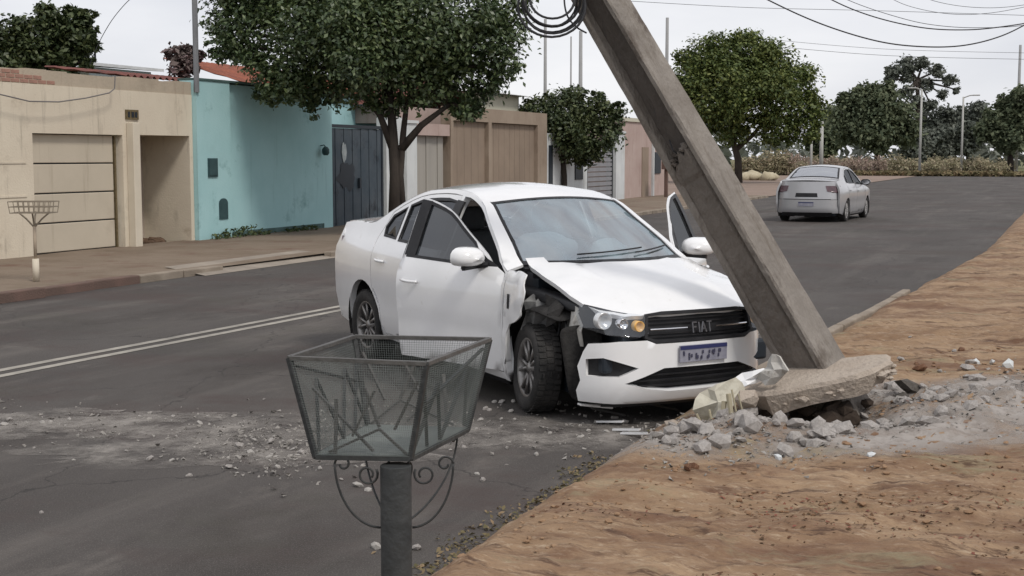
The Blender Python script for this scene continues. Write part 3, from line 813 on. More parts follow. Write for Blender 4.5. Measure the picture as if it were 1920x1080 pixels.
def tree(name, label, group, base, lobes, nleaf, size, m, trunk, tr=.14, bark=None, seed=1, spread=.22, limbs=True, shell=.55, per=14, droop=0., cat='tree', up=.35, clumps=7):
    """trunk: list of polylines in world space (first = stem); lobes in world space"""
    base = Vector(base)
    t = thing(name, label, cat, base, 0, group)
    g = np.random.default_rng(seed)
    mb = MB()
    for i, line in enumerate(trunk):
        pts = [Vector(p) - base for p in line]
        mb.tube(pts, tr if i == 0 else tr * .7, 8, r1=(tr * .62 if i == 0 else tr * .3))
    if limbs:
        top = Vector(trunk[0][-1]) - base
        for c, r in lobes:
            e = Vector(c) - base
            mid = top.lerp(e, .5) + Vector(g.normal(size=3) * .12 * min(r))
            mb.tube([top, mid, e, e + Vector(g.normal(size=3) * .35 * min(r))], tr * .5, 6, r1=tr * .08)
    mb.build('trunk', bark or M['bark'], t, True)
    lb = []
    for c, r in lobes:                             # every bough carries smaller clumps, which break up its outline
        c = np.array(Vector(c) - base); r = np.array(r)
        lb.append((c, r * .86))
        for _ in range(clumps):
            d = g.normal(size=3); d /= np.linalg.norm(d)
            lb.append((c + d * r * g.uniform(.62, 1.0), r * g.uniform(.22, .46)))
    C, O = crown_points(lb, nleaf, g, per, shell, spread)
    S = size * (.6 + .8 * g.random(len(C)))
    leaf_mesh('crown', C, S, m, t, seed + 1, up, O, droop)
    return t

def lobes_px(spec, d, dd=.85):
    """(px, py, radius in px, depth offset as a share of radius) measured on the photo -> world ellipsoids"""
    out = []
    for px, py, r, o in spec:
        rr = r * d / FPX
        out.append((at(px, py, d + o * rr), (rr, rr, rr * dd)))
    return out

# big street tree before the turquoise house
bA = Vector((-13.0, 24.9, .06)); dA = 27.9
LA = lobes_px([(470, 60, 75, 0), (450, 5, 70, .5), (545, 120, 75, -.5), (600, 40, 100, -.6), (500, -40, 90, .3), (700, 60, 105, -1),
               (650, 150, 65, -.2), (760, 150, 70, -.3), (800, 40, 110, -.5), (860, 150, 70, .2), (900, 70, 85, 0), (930, 20, 60, .3),
               (700, -50, 110, 0), (830, -60, 100, .3), (590, 175, 40, .2), (720, 195, 36, .3), (870, 205, 34, -.2), (940, 120, 45, -.3),
               (640, 60, 100, 1.2), (800, 80, 100, 1.2), (520, 160, 38, -.6), (430, 85, 38, -.4), (680, 110, 70, -1.2)], dA)
q = lambda px, py: at(px, py, dA)
tree('street_tree', 'large dense street tree with double dark trunk in front of the turquoise house', None, bA, LA, 84000, .105, M['leaf_a'],
     [[bA, q(741, 330), q(737, 260), q(735, 225), q(725, 130)], [bA + Vector((.12, .25, 0)), q(750, 330), q(756, 250), q(762, 200), q(790, 120)], [q(737, 280), q(712, 215), q(640, 130)], [q(752, 280), q(790, 235), q(850, 190)]], .135, seed=3, spread=.30)

bB = at(1058, 382, 46.0); dB = 46.0
LB = lobes_px([(1010, 215, 42, 0), (1060, 205, 45, -.5), (1110, 215, 42, 0), (1140, 235, 34, .3), (1000, 250, 34, -.4), (1060, 255, 48, -.6),
               (1120, 262, 42, -.2), (1090, 285, 34, .2), (1030, 280, 30, .3), (1075, 185, 22, 0), (1030, 190, 20, 0), (1125, 190, 20, 0), (1160, 205, 18, 0), (985, 225, 22, 0)], dB)
q = lambda px, py: at(px, py, dB)
tree('small_tree', 'small dark rounded tree growing in front of the whitewashed wall', None, (bB.x, bB.y, .05), LB, 20000, .14, M['leaf_b'],
     [[(bB.x, bB.y, .05), q(1058, 330), q(1056, 300), q(1060, 250)], [q(1057, 310), q(1030, 280), q(1010, 240)]], .12, seed=11, spread=.3)

bC = at(1385, 338, 84.0); dC = 84.0
LC = lobes_px([(1330, 110, 55, 0), (1385, 105, 55, -.4), (1440, 115, 55, 0), (1490, 150, 48, 0), (1300, 155, 48, 0), (1350, 175, 70, -.6), (1430, 180, 70, -.6),
               (1500, 200, 42, .2), (1290, 200, 34, .2), (1390, 80, 30, 0), (1310, 230, 38, 0), (1370, 245, 40, -.3), (1450, 240, 42, -.2), (1500, 245, 34, 0), (1405, 150, 70, .6)], dC)
q = lambda px, py: at(px, py, dC)
tree('round_tree', 'big round bright topped tree standing behind the leaning pole', None, (bC.x, bC.y, .05), LC, 52000, .235, M['leaf_c'],
     [[(bC.x, bC.y, .05), q(1384, 300), q(1376, 270), q(1380, 220)], [q(1380, 280), q(1410, 255), q(1440, 220)]], .26, seed=21, spread=.27)

# trees behind the beige house
bG = Vector(at(70, 290, 34)); bG.z = 0
LG = lobes_px([(20, 70, 45, 0), (0, 105, 40, .3), (70, 100, 45, -.3), (95, 50, 38, 0), (140, 60, 36, 0), (125, 100, 36, .3), (160, 35, 22, 0), (170, 85, 20, 0), (85, 25, 22, 0), (135, 22, 16, 0), (40, 120, 40, 0), (110, 125, 30, 0), (165, 118, 12, 0)], 34)
tree('yard_tree', 'dark leafy tree rising over the left end of the beige wall', None, bG, LG, 15000, .15, M['leaf_b'], [[bG, at(75, 180, 34), at(75, 110, 34)]], .14, seed=31, spread=.33, shell=.4)
bH = Vector(at(348, 200, 32)); bH.z = 0
LH = lobes_px([(335, 102, 16, 0), (358, 118, 16, 0), (345, 128, 20, 0), (318, 100, 9, 0), (355, 92, 9, 0), (372, 105, 10, 0)], 32)
tree('brownish_tree', 'thin brownish leaved tree behind the grey service post', None, bH, LH, 1100, .17, M['leaf_brown'], [[bH, at(348, 150, 32), at(346, 118, 32)]], .05, seed=41, spread=.6, shell=.3, clumps=3)

# distant trees to the right of the round tree
def far_tree(name, label, spec, d, n, size, m, stem, tr, seed, group=None, **k):
    b = Vector(at(*stem[0], d)); b.z = 0
    return tree(name, label, group, b, lobes_px(spec, d), n, size, m, [[b] + [at(px, py, d) for px, py in stem[1:]]], tr, seed=seed, **k)
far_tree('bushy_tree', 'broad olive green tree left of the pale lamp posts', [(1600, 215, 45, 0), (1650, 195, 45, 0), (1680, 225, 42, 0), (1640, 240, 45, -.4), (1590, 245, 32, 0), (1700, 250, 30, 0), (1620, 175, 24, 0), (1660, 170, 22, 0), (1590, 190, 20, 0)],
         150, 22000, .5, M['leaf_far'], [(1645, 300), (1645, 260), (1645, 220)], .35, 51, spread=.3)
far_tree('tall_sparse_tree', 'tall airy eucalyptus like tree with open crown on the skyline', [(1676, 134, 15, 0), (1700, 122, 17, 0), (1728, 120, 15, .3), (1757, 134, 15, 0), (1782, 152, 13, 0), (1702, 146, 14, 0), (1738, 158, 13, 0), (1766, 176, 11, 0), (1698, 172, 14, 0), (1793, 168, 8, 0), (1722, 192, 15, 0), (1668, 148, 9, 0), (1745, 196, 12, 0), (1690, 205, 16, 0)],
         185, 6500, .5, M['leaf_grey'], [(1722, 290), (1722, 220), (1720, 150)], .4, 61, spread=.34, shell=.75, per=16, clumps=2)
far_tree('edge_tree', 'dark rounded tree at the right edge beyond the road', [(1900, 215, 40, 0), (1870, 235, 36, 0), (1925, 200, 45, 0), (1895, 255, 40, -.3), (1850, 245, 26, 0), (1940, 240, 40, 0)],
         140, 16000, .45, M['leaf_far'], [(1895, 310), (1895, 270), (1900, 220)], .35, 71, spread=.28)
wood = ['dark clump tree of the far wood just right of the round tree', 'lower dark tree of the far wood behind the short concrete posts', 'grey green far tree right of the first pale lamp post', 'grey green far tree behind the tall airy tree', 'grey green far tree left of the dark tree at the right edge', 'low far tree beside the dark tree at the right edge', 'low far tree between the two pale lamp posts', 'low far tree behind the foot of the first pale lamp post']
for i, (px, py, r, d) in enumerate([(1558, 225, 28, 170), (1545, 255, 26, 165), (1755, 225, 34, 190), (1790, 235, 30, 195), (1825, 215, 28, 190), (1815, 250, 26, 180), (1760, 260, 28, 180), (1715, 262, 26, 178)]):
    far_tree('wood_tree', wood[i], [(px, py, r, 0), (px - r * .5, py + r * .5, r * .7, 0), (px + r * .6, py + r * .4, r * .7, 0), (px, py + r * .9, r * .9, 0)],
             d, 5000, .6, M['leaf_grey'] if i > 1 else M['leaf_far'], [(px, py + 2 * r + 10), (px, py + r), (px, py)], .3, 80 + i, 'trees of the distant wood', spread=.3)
# the wood itself beyond them
g = np.random.default_rng(5)
C = np.array([(x, 205 + rnd.uniform(-6, 6), z) for x in np.arange(-150, 120, .45) for z in (1, 2, 3, 4, 5, 6, 7)])
C += g.normal(size=C.shape) * np.array([.6, 4, .7])
C[:, 2] *= .75 + .25 * np.sin(C[:, 0] * .21) + .12 * np.sin(C[:, 0] * .73)
C = C[C[:, 2] > 0]
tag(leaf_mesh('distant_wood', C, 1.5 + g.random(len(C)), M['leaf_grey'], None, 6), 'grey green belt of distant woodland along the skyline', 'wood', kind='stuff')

# dry scrub along the far roadside
for i in range(44):
    px = 1392 + i * 11.4 + rnd.uniform(-7, 7)
    d = 118 if px < 1480 else 132 + rnd.uniform(-4, 10)
    gz = atz(px, 292 + HCAM * FPX / d, 0)
    h = rnd.uniform(1.0, 1.9) if px > 1480 else rnd.uniform(1.4, 2.4)
    pk = 1470 < px < 1660 and i % 3
    t = thing('dry_bush', ('pinkish brown dry bush in the scrub behind the silver car' if pk else 'straw coloured dry bush in the scrub ' + ('near the round tree and sand heap' if px < 1500 else 'behind the silver car' if px < 1660 else 'below the pale lamp posts' if px < 1810 else 'at the right edge')), 'bush', (gz.x, gz.y, 0), 0, 'dry bushes along the far roadside')
    lb = [((0, 0, h * .5), (rnd.uniform(.6, 1.1), .7, h * .55)), ((rnd.uniform(-.8, .8), .1, h * .4), (.6, .6, h * .4))]
    C, O = crown_points([(np.array(c), r) for c, r in lb], 700, g, 7, .4, .26)
    C = C[C[:, 2] > 0.02]
    leaf_mesh('foliage', C, .14 + .18 * g.random(len(C)), M['leaf_pink'] if 1470 < px < 1660 and i % 3 else M['leaf_dry'], t, 200 + i)
    MB().tube([(0, 0, 0), (.05, 0, h * .5)], .04, 5).tube([(0, 0, 0), (-.2, .1, h * .55)], .03, 5).build('stem', M['bark_pale'], t)
# grass strip before the scrub
n = 9000
gx, gy = g.uniform(-24, 6, n), g.uniform(119, 126, n)
C = np.stack([gx, gy, g.uniform(.05, .3, n)], 1)
tag(leaf_mesh('roadside_grass', C, .35 + .3 * g.random(n), M['weed'], None, 8), 'low yellow green grass strip at the far side of the road', 'grass', kind='stuff')
hs = MB()
for i in range(9):
    hs.rock((rnd.uniform(-1.3, 1.3), rnd.uniform(-.8, .8), .22), rnd.uniform(.45, .8), 300 + i, .75)
o = hs.build('sand_heap', M['sand'], None, True); o.location = atz(1428, 338, 0.02); o.location.z = .02
tag(o, 'pale cream heap of sand beside the foot of the round tree', 'heap')

# plants at the foot of the turquoise wall
for i, (y, h) in enumerate(((22.9, .12), (23.3, .2), (23.7, .24), (24.3, .09), (25.6, .08), (26.2, .11))):
    t = thing('weed_tuft', ['small weed tuft below the left edge of the meter pillar', 'weed tuft right under the arched niche', 'tallest weed tuft where the meter pillar meets the recessed turquoise wall', 'low weed tuft left of the middle of the turquoise wall', 'low weed tuft at the middle of the turquoise wall foot', 'low weed tuft nearest the wall lamp on the turquoise wall'][i], 'weed', (WX + .22, y, .05), 0, 'weeds at the foot of the turquoise wall')
    n = 60
    C = np.stack([g.normal(0, .1, n), g.normal(0, .2, n), g.uniform(.02, h, n)], 1)
    leaf_mesh('leaves', C, .06 + .06 * g.random(n), M['green_weed'], t, 400 + i)
# weeds and leaf litter in the gutter of the right-hand edge
yy = g.uniform(2.5, 8.2, 2000)
C = np.stack([kx(yy) - np.abs(g.normal(0, .13, len(yy))) + .05, yy, g.uniform(.003, .018, len(yy))], 1)
keep = fbm(C[:, 0] * 2, C[:, 1], 1.3, 9) > -.05
tag(leaf_mesh('gutter_litter', C[keep], .012 + .028 * g.random(keep.sum()), M['weed'], None, 9, up=1.), 'dry weeds and leaves caught in the gutter along the dirt verge', 'litter', kind='stuff')
n = 14000
lxx, lyy = g.uniform(-2.2, 2.4, n), g.uniform(2.6, 9, n)
keep = (fbm(lxx, lyy * 1.6, .9, 14) > .13) & (lxx > kx(lyy) + .1)
lxx, lyy = lxx[keep], lyy[keep]
zz = verge_h(lxx, lyy)
C = np.stack([lxx, lyy, zz + .003 + .005 * g.random(len(zz))], 1)
tag(leaf_mesh('leaf_litter', C, .010 + .026 * g.random(len(C)) ** 2, M['litter'], None, 10, up=2.5), 'brown leaf litter lying in drifts on the dirt verge', 'litter', kind='stuff')

# crumbs of earth in drifts over the verge
mb = MB()
cnt = 0
while cnt < 2600:
    x, y = rnd.uniform(-2.3, 2.6), rnd.uniform(2.4, 12)
    if x < kx(y) + .02: continue
    if fbm(np.array([x * 1.0]), np.array([y * 1.8]), 1.1, 33)[0] < rnd.uniform(-.05, .22): continue
    r_ = .005 + .019 * rnd.random() ** 3
    mb.rock((x, y, vz(x, y) + r_ * .2), r_, cnt, .55)
    cnt += 1
tag(mb.build('earth_crumbs', M['crumb']), 'small brown crumbs of earth strewn in drifts over the verge', 'earth', kind='stuff')

# ------------------------------------------------------------------ poles and wires
def pole(px, ytop, ybase, d, r, m, label, group, arm=None):
    a = at(px, ybase, d); b = at(px, ytop, d)
    t = thing('utility_pole' if not arm else 'lamp_post', label, 'pole' if not arm else 'lamp post', (a.x, a.y, 0), 0, group)
    MB().tube([(0, 0, 0), (0, 0, b.z)], r, 8, r1=r * .7).build('shaft', m, t, True)
    if arm:
        MB().tube([(0, 0, b.z - .1), (arm * .5, 0, b.z + .12), (arm, 0, b.z + .15)], r * .5, 6).build('arm', m, t)
        MB().box((arm - .35, -.12, b.z + .08), (arm + .35, .12, b.z + .2)).build('lamp_head', m, t, bevel=.04)
    else:
        MB().box((-.16, -.16, 0), (.16, .16, .3)).build('foot', m, t)
    return t
pole(1022, 38, 250, 62, .10, M['far_pole'], 'slim grey pole above the small tree, left of a pair', None)
pole(1088, 60, 250, 62, .12, M['far_pole'], 'slim dark topped pole above the small tree, nearest the leaning pole', None)
pole(1070, 70, 250, 95, .08, M['far_pole'], 'faint thin pole between the two slim poles above the small tree', None)
pole(1248, 36, 320, 90, .15, M['far_pole'], 'thin grey pole rising from the left side of the round tree crown', None)
pole(1905, 86, 310, 150, .20, M['far_pole'], 'thin pole standing above the tree at the right edge', None)
pole(1725, 168, 285, 128, .13, M['far_pale'], 'pale lamp post standing before the tall airy tree', None, arm=-.9)
pole(1803, 182, 288, 132, .12, M['far_pale'], 'pale lamp post with arm right of the tall airy tree', None, arm=1.2)
pole(1540, 228, 290, 120, .2, M['far_pale'], 'short pale concrete post right of the round tree, thicker of two', None)
pole(1521, 240, 292, 118, .13, M['far_pale'], 'short pale concrete post right of the round tree, thinner of two', None)

def wire(pxs, d, r, label, d1=None):
    n = len(pxs)
    key = [at(px, py, d + ((d1 or d) - d) * i / (n - 1)) for i, (px, py) in enumerate(pxs)]
    pts = []
    for i in range(n - 1):                        # Catmull-Rom
        p0, p1, p2, p3 = key[max(i - 1, 0)], key[i], key[i + 1], key[min(i + 2, n - 1)]
        for k in range(8):
            t = k / 8
            pts.append(.5 * ((2 * p1) + (p2 - p0) * t + (2 * p0 - 5 * p1 + 4 * p2 - p3) * t * t + (3 * p1 - p0 - 3 * p2 + p3) * t ** 3))
    pts.append(key[-1])
    return tag(MB().tube(pts, r * .75, 5).build('overhead_wire', M['cable']), label, 'wire')
wire([(1330, -60), (1440, 0), (1540, 45), (1640, 76), (1720, 87), (1800, 86), (1870, 70), (1930, 42), (2020, -10)], 16, .012, 'lowest thick wire sagging across the top right sky', 18)
wire([(1480, -50), (1560, 0), (1640, 32), (1730, 52), (1810, 56), (1880, 50), (1960, 36), (2050, 10)], 17, .011, 'second thick wire sagging just above the lowest one', 19)
wire([(1500, -50), (1590, 0), (1690, 34), (1760, 48), (1840, 52), (1930, 46), (2050, 20)], 19, .006, 'thin wire close beside the second thick wire')
wire([(1640, -20), (1700, 10), (1780, 26), (1860, 24), (1960, 5)], 24, .006, 'fine wire of the short sag above the thick wires')
wire([(1690, -20), (1760, 4), (1830, 14), (1900, 12), (1990, -4)], 24, .006, 'topmost fine wire in the right hand corner')
wire([(1180, 2), (1400, 14), (1640, 20), (1960, 30)], 60, .014, 'faint straight wire crossing above the round tree')
wire([(1400, 82), (1660, 104), (1960, 112)], 90, .018, 'faint lower wire running to the pole at the right edge')
wire([(1400, 70), (1660, 92), (1960, 100)], 90, .016, 'faint upper wire of the far pair at the right')
wire([(262, -14), (240, 2), (214, 32), (195, 62), (180, 92), (168, 122)], 32, .012, 'thin wire slanting down behind the yard tree')
wire([(1100, 62), (1080, 50), (1064, 30), (1058, 0), (1062, -30)], 8.6, .008, 'loose wire end hanging beside the broken pole')

# broken concrete pole, an I section leaning over the car
dP = 8.68
pb, ptop = at(1535, 700, dP), at(1127, 0, dP)
ax = (ptop - pb).normalized()
tv = CR - ax * CR.dot(ax); tv.normalize()           # across, in the picture
nv = ax.cross(tv).normalized()                      # across, towards the viewer
if nv.dot(CF) > 0: nv = -nv
ang = R(43)                                         # turned so that an edge faces the viewer
ux = (tv * math.cos(ang) + nv * math.sin(ang)).normalized()      # face to the right
uy = (nv * math.cos(ang) - tv * math.sin(ang)).normalized()      # face to the left / viewer (the channel side)
PL = thing('broken_pole', 'snapped grey concrete utility pole leaning over the front of the white car', 'pole', pb)
def sect(hx, hy, t):
    """one cross-section: hx along ux (flange thickness direction), hy along uy"""
    return [ux * x + uy * y + ax * t for x, y in ((-hx, -hy), (hx, -hy), (hx, hy), (-hx, hy))]
LEN = 8.6
def hx_at(t): return .153 - .0092 * min(t, 4) - .006 * max(0, t - 4)
def hy_at(t): return .140 - .0092 * min(t, 4) - .006 * max(0, t - 4)
fl = .70
nseg = 150
for sgn, nm in ((1, 'flange'), (-1, 'flange')):
    vs, fs = [], []
    for i in range(nseg + 1):
        t = -.35 + (LEN + .35) * i / nseg
        a, b = hx_at(t), hy_at(t)
        x0, x1 = (a * fl, a) if sgn > 0 else (-a, -a * fl)
        ring = ((x0, -b), (x1 - .012, -b), (x1, -b + .012), (x1, b - .012), (x1 - .012, b), (x0, b))
        for x, y in ring:
            jx = .007 * noise.noise((x * 9 + sgn * 5, y * 9, t * 3.0)) + .007 * noise.noise((x * 30, y * 30, t * 13))
            if abs(y) > b - .02: jx -= .018 * math.copysign(1, x) * max(0, noise.noise((y * 9 + sgn, 3, t * 7)) - .25)
            vs.append(ux * (x + jx) + uy * (y + jx) + ax * t)
    for i in range(nseg):
        for k in range(6): fs.append((i * 6 + k, i * 6 + (k + 1) % 6, (i + 1) * 6 + (k + 1) % 6, (i + 1) * 6 + k))
    fs.append(tuple(range(5, -1, -1))); fs.append(tuple(nseg * 6 + k for k in range(6)))
    MB().add(vs, fs).build(nm, M['concrete'], PL)
def web(name, t0, t1, dep, m, n, ragged=0.0):
    vs, fs = [], []
    nx_ = 7
    for i in range(n + 1):
        for k in range(nx_):
            u = -1 + 2 * k / (nx_ - 1)
            tt = t0 + (t1 - t0) * i / n
            if ragged and i > n - 4: tt += ragged * noise.noise((u * 2.3, 1.7, 0)) + ragged * .6 * u
            x = hx_at(tt) * fl * u * .998
            y = hy_at(tt) * dep(tt, u) + .010 * noise.noise((x * 9, 2, tt * 4.)) + .007 * noise.noise((x * 24, 5, tt * 15.))
            vs.append(ux * x + uy * y + ax * tt)
    for i in range(n):
        for k in range(nx_ - 1): fs.append((i * nx_ + k, i * nx_ + k + 1, (i + 1) * nx_ + k + 1, (i + 1) * nx_ + k))
    k0 = len(vs)                                     # back and ends
    for i in (0, n):
        for k in range(nx_): vs.append(vs[i * nx_ + k] - uy * (.12 if dep(t0, 0) > .6 else .05))
    for e, i in ((0, 0), (1, n)):
        for k in range(nx_ - 1): fs.append((i * nx_ + k, i * nx_ + k + 1, k0 + e * nx_ + k + 1, k0 + e * nx_ + k))
    for k in range(nx_ - 1): fs.append((k0 + k, k0 + k + 1, k0 + nx_ + k + 1, k0 + nx_ + k))
    return MB().add(vs, fs).build(name, m, PL)
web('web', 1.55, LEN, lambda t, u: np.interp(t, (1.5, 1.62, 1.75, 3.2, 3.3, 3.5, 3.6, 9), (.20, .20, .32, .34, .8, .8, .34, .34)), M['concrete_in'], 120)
web('broken_infill', -.35, 1.66, lambda t, u: .90 - (.22 if u > .72 else 0) + (.10 if t > 1.5 else 0), M['infill'], 60, .10)
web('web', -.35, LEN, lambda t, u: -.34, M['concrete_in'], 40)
gp = uy * (hy_at(1.7) * .45) + ax * 1.70
mb = MB()
for i in range(12):
    mb.rock(gp + ux * rnd.uniform(-.10, .09) + ax * rnd.uniform(-.11, .03) + uy * rnd.uniform(-.02, .06), rnd.uniform(.014, .042), 500 + i, .8)
tag(mb.build('broken_edge', M['infill'], PL), kind='stuff')
MB().tube([gp - ux * .03 + ax * -.05, gp - ux * .02 + uy * .07 + ax * .03, gp - ux * .03 + uy * .03 + ax * .1], .005, 5).build('exposed_rebar', M['cable'], PL)
# coil of cable hanging at the top
cc = at(1035, 4, 8.6)
mb = MB()
for k in range(7):
    rr = .15 + .012 * k + rnd.uniform(-.015, .015)
    o2 = Vector((rnd.uniform(-.02, .02), rnd.uniform(-.03, .03), rnd.uniform(-.03, .03)))
    mb.tube([cc + o2 + CR * rr * math.cos(a) + CU * rr * .95 * math.sin(a) + CF * .05 * math.sin(a + k) for a in np.linspace(0, 2 * math.pi, 29)[:-1]], .006 if k % 2 else .0085, 6, closed=True)
tag(mb.build('cable_coil', M['cable'], None, True), 'coil of black cable hanging from the broken pole at the top', 'cable coil')

# ------------------------------------------------------------------ foot of the pole: lifted slab, rubble, debris
sc0 = at(1528, 714, 8.5)
S = thing('lifted_slab', 'round concrete collar slab heaved up and tilted at the foot of the broken pole', 'slab', sc0)
n = 22
e1 = Vector((CR.x, CR.y, .215)).normalized()            # along the picture, rising to the right
e2 = Vector((CF.x, CF.y, .15)).normalized()            # away from the viewer
e3 = e1.cross(e2).normalized()
ringt, ringb, ringm = [], [], []
for k in range(n):
    a = 2 * math.pi * k / n
    r = 1 + .16 * noise.noise((math.cos(a) * 2, math.sin(a) * 2, 3)) + rnd.uniform(-.04, .04)
    p = e1 * (.50 * r * math.cos(a)) + e2 * (.21 * r * math.sin(a))
    ringt.append(p * .95 + e3 * (.055 + rnd.uniform(-.006, .006)))
    ringm.append(p + e3 * .03)
    ringb.append(p * (.88 + rnd.uniform(-.07, .05)) - e3 * (.075 + rnd.uniform(0, .05)))
vs = ringt + ringm + ringb + [e3 * .065, -e3 * .07]
fs = []
for k in range(n):
    k2 = (k + 1) % n
    fs += [(k2, k, n + k, n + k2), (n + k2, n + k, 2 * n + k, 2 * n + k2), (k, k2, 3 * n), (2 * n + k2, 2 * n + k, 3 * n + 1)]
so = MB().add(vs, fs).build('slab', M['slab'], S)
so.location = (0, 0, 0)
# crushed edge lumps hanging off its right-hand end
mb = MB()
for i in range(26):
    a = rnd.uniform(-.7, .7) if i < 9 else rnd.uniform(3.3, 6.1)
    p = e1 * (.5 * math.cos(a)) + e2 * (.205 * math.sin(a)) - e3 * rnd.uniform(.0, .05)
    mb.rock(p, rnd.uniform(.02, .05) if i < 9 else rnd.uniform(.012, .035), 600 + i, .6)
tag(mb.build('broken_edge', M['slab'], S), kind='stuff')
# packed earth and shattered concrete under it, the hollow's shade put into its colour
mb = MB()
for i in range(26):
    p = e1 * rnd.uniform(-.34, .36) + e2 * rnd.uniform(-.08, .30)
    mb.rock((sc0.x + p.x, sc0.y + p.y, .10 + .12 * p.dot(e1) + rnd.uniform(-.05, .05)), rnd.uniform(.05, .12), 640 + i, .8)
tag(mb.build('packed_rubble', M['cavity']), 'packed earth and broken concrete, coloured dark as in shade, filling the hollow under the lifted slab', 'rubble', kind='stuff')

# bent pale sheet of the wing lying between bumper and slab
def sheet_mesh(pts, thick, m, name, parent=None, seed=0, jit=.02, sub=2):
    """pts: rows of 3D points -> crumpled sheet with thickness"""
    q = random.Random(seed)
    rows, cols = len(pts), len(pts[0])
    vs = [Vector(p) + Vector((q.uniform(-jit, jit), q.uniform(-jit, jit), q.uniform(-jit, jit))) for r in pts for p in r]
    fs = [(r * cols + c, r * cols + c + 1, (r + 1) * cols + c + 1, (r + 1) * cols + c) for r in range(rows - 1) for c in range(cols - 1)]
    o = MB().add(vs, fs).build(name, m, parent, sub > 0)
    if sub:
        b = o.modifiers.new('Subsurf', 'SUBSURF'); b.levels = b.render_levels = sub; b.subdivision_type = 'CATMULL_CLARK'
    b = o.modifiers.new('Solidify', 'SOLIDIFY'); b.thickness = thick
    return o
def plate(name, m, px, d, label, cat, thick=.012, seed=0, bulge=.05):
    """an angular torn plate: outline seen on the photo, every corner at its own depth, folded at its middle"""
    q = random.Random(seed)
    P = [at(x, y, d + q.uniform(-.09, .09)) for x, y in px]
    c = sum(P, Vector()) / len(P) - CF * bulge
    M_ = [(P[i] + P[(i + 1) % len(P)]) / 2 + Vector((q.uniform(-.012, .012), q.uniform(-.012, .012), q.uniform(-.012, .012))) for i in range(len(P))]
    I = [c.lerp(p, .5) + Vector((q.uniform(-.02, .02), q.uniform(-.02, .02), q.uniform(-.015, .015))) for p in P]
    n = len(P)
    vs = P + M_ + I + [c]
    fs = []
    for i in range(n):
        j = (i + 1) % n
        fs += [(i, n + i, 2 * n + i), (n + i, j, 2 * n + j), (n + i, 2 * n + j, 2 * n + i), (2 * n + i, 2 * n + j, 3 * n)]
    o = MB().add(vs, fs).build(name, m)
    so = o.modifiers.new('Solidify', 'SOLIDIFY'); so.thickness = thick
    return tag(o, label, cat)
plate('torn_panel', M['torn_cream'], [(1298, 768), (1312, 738), (1345, 722), (1378, 708), (1396, 730), (1372, 765), (1342, 792), (1312, 800)], 8.28, 'cream white torn panel folded against the bumper left of the lifted slab', 'panel', seed=3)
plate('torn_panel', M['torn_white'], [(1418, 706), (1440, 690), (1450, 664), (1464, 668), (1480, 694), (1462, 708), (1436, 722)], 8.34, 'white peaked scrap of bumper standing at the foot of the pole', 'panel', seed=6, bulge=.04)
plate('torn_panel', M['white_paint'], [(1345, 728), (1392, 700), (1432, 690), (1440, 704), (1400, 724), (1362, 742)], 8.42, 'white strip of torn bumper skin between the cream panel and the peaked scrap', 'panel', seed=9, bulge=.03)
for i, (x, y, r_, m_, lb) in enumerate(((1402, 748, .085, 'slab', 'broken concrete lump wedged against the left end of the lifted slab'), (1352, 794, .07, 'clod', 'brown clod of earth behind the splinters'),
                                       (1385, 786, .06, 'rubble_dark', 'dark lump of earth beside the splinters'), (1262, 800, .075, 'slab', 'pale broken concrete lump at the left end of the rubble'))):
    o = MB().rock((0, 0, 0), r_, 770 + i, .8).build('concrete_lump' if i in (0, 3) else 'clod', M[m_]); o.location = at(x, y, 8.22)
    tag(o, lb, 'lump' if i in (0, 3) else 'clod')
# splinters standing in front of it
for i, (x0, y0, x1, y1, d, w) in enumerate(((1352, 812, 1358, 752, 8.08, .030), (1374, 808, 1366, 738, 8.06, .034), (1386, 802, 1372, 730, 8.12, .016), (1398, 795, 1384, 738, 8.12, .014),
                                           (1338, 806, 1330, 768, 8.12, .018), (1318, 800, 1306, 776, 8.2, .022), (1225, 822, 1262, 806, 8.05, .04))):
    a, b = at(x0, y0, d), at(x1, y1, d)
    tag(MB().bar(a, b, w, w * .6).build('splinter', M['splinter'], bevel=.003),
        ['pale splinter left of the tallest pair, leaning slightly right', 'thickest tall pale splinter leaning left in the rubble', 'thin dark edged splinter leaning left behind the thickest one', 'thin splinter rightmost of the standing group', 'short splinter at the left of the standing group', 'short stub of splinter leaning far left, leftmost but one'][i] if i < 6 else 'pale broken splinter lying flat at the left end of the rubble', 'splinter', 'splinters before the lifted slab' if i < 6 else None)
for i, pts in enumerate((((1395, 745), (1372, 728), (1356, 742), (1350, 775)), ((1660, 700), (1672, 690), (1668, 672), (1650, 668)))):
    tag(MB().tube([at(a, b, 8.3 if i == 0 else 8.9) for a, b in pts], .007, 6).build('bent_rod', M['litter']),
        ('bent steel rod curling up left of the lifted slab', 'bent steel rod curling from the right end of the lifted slab')[i], 'rod')

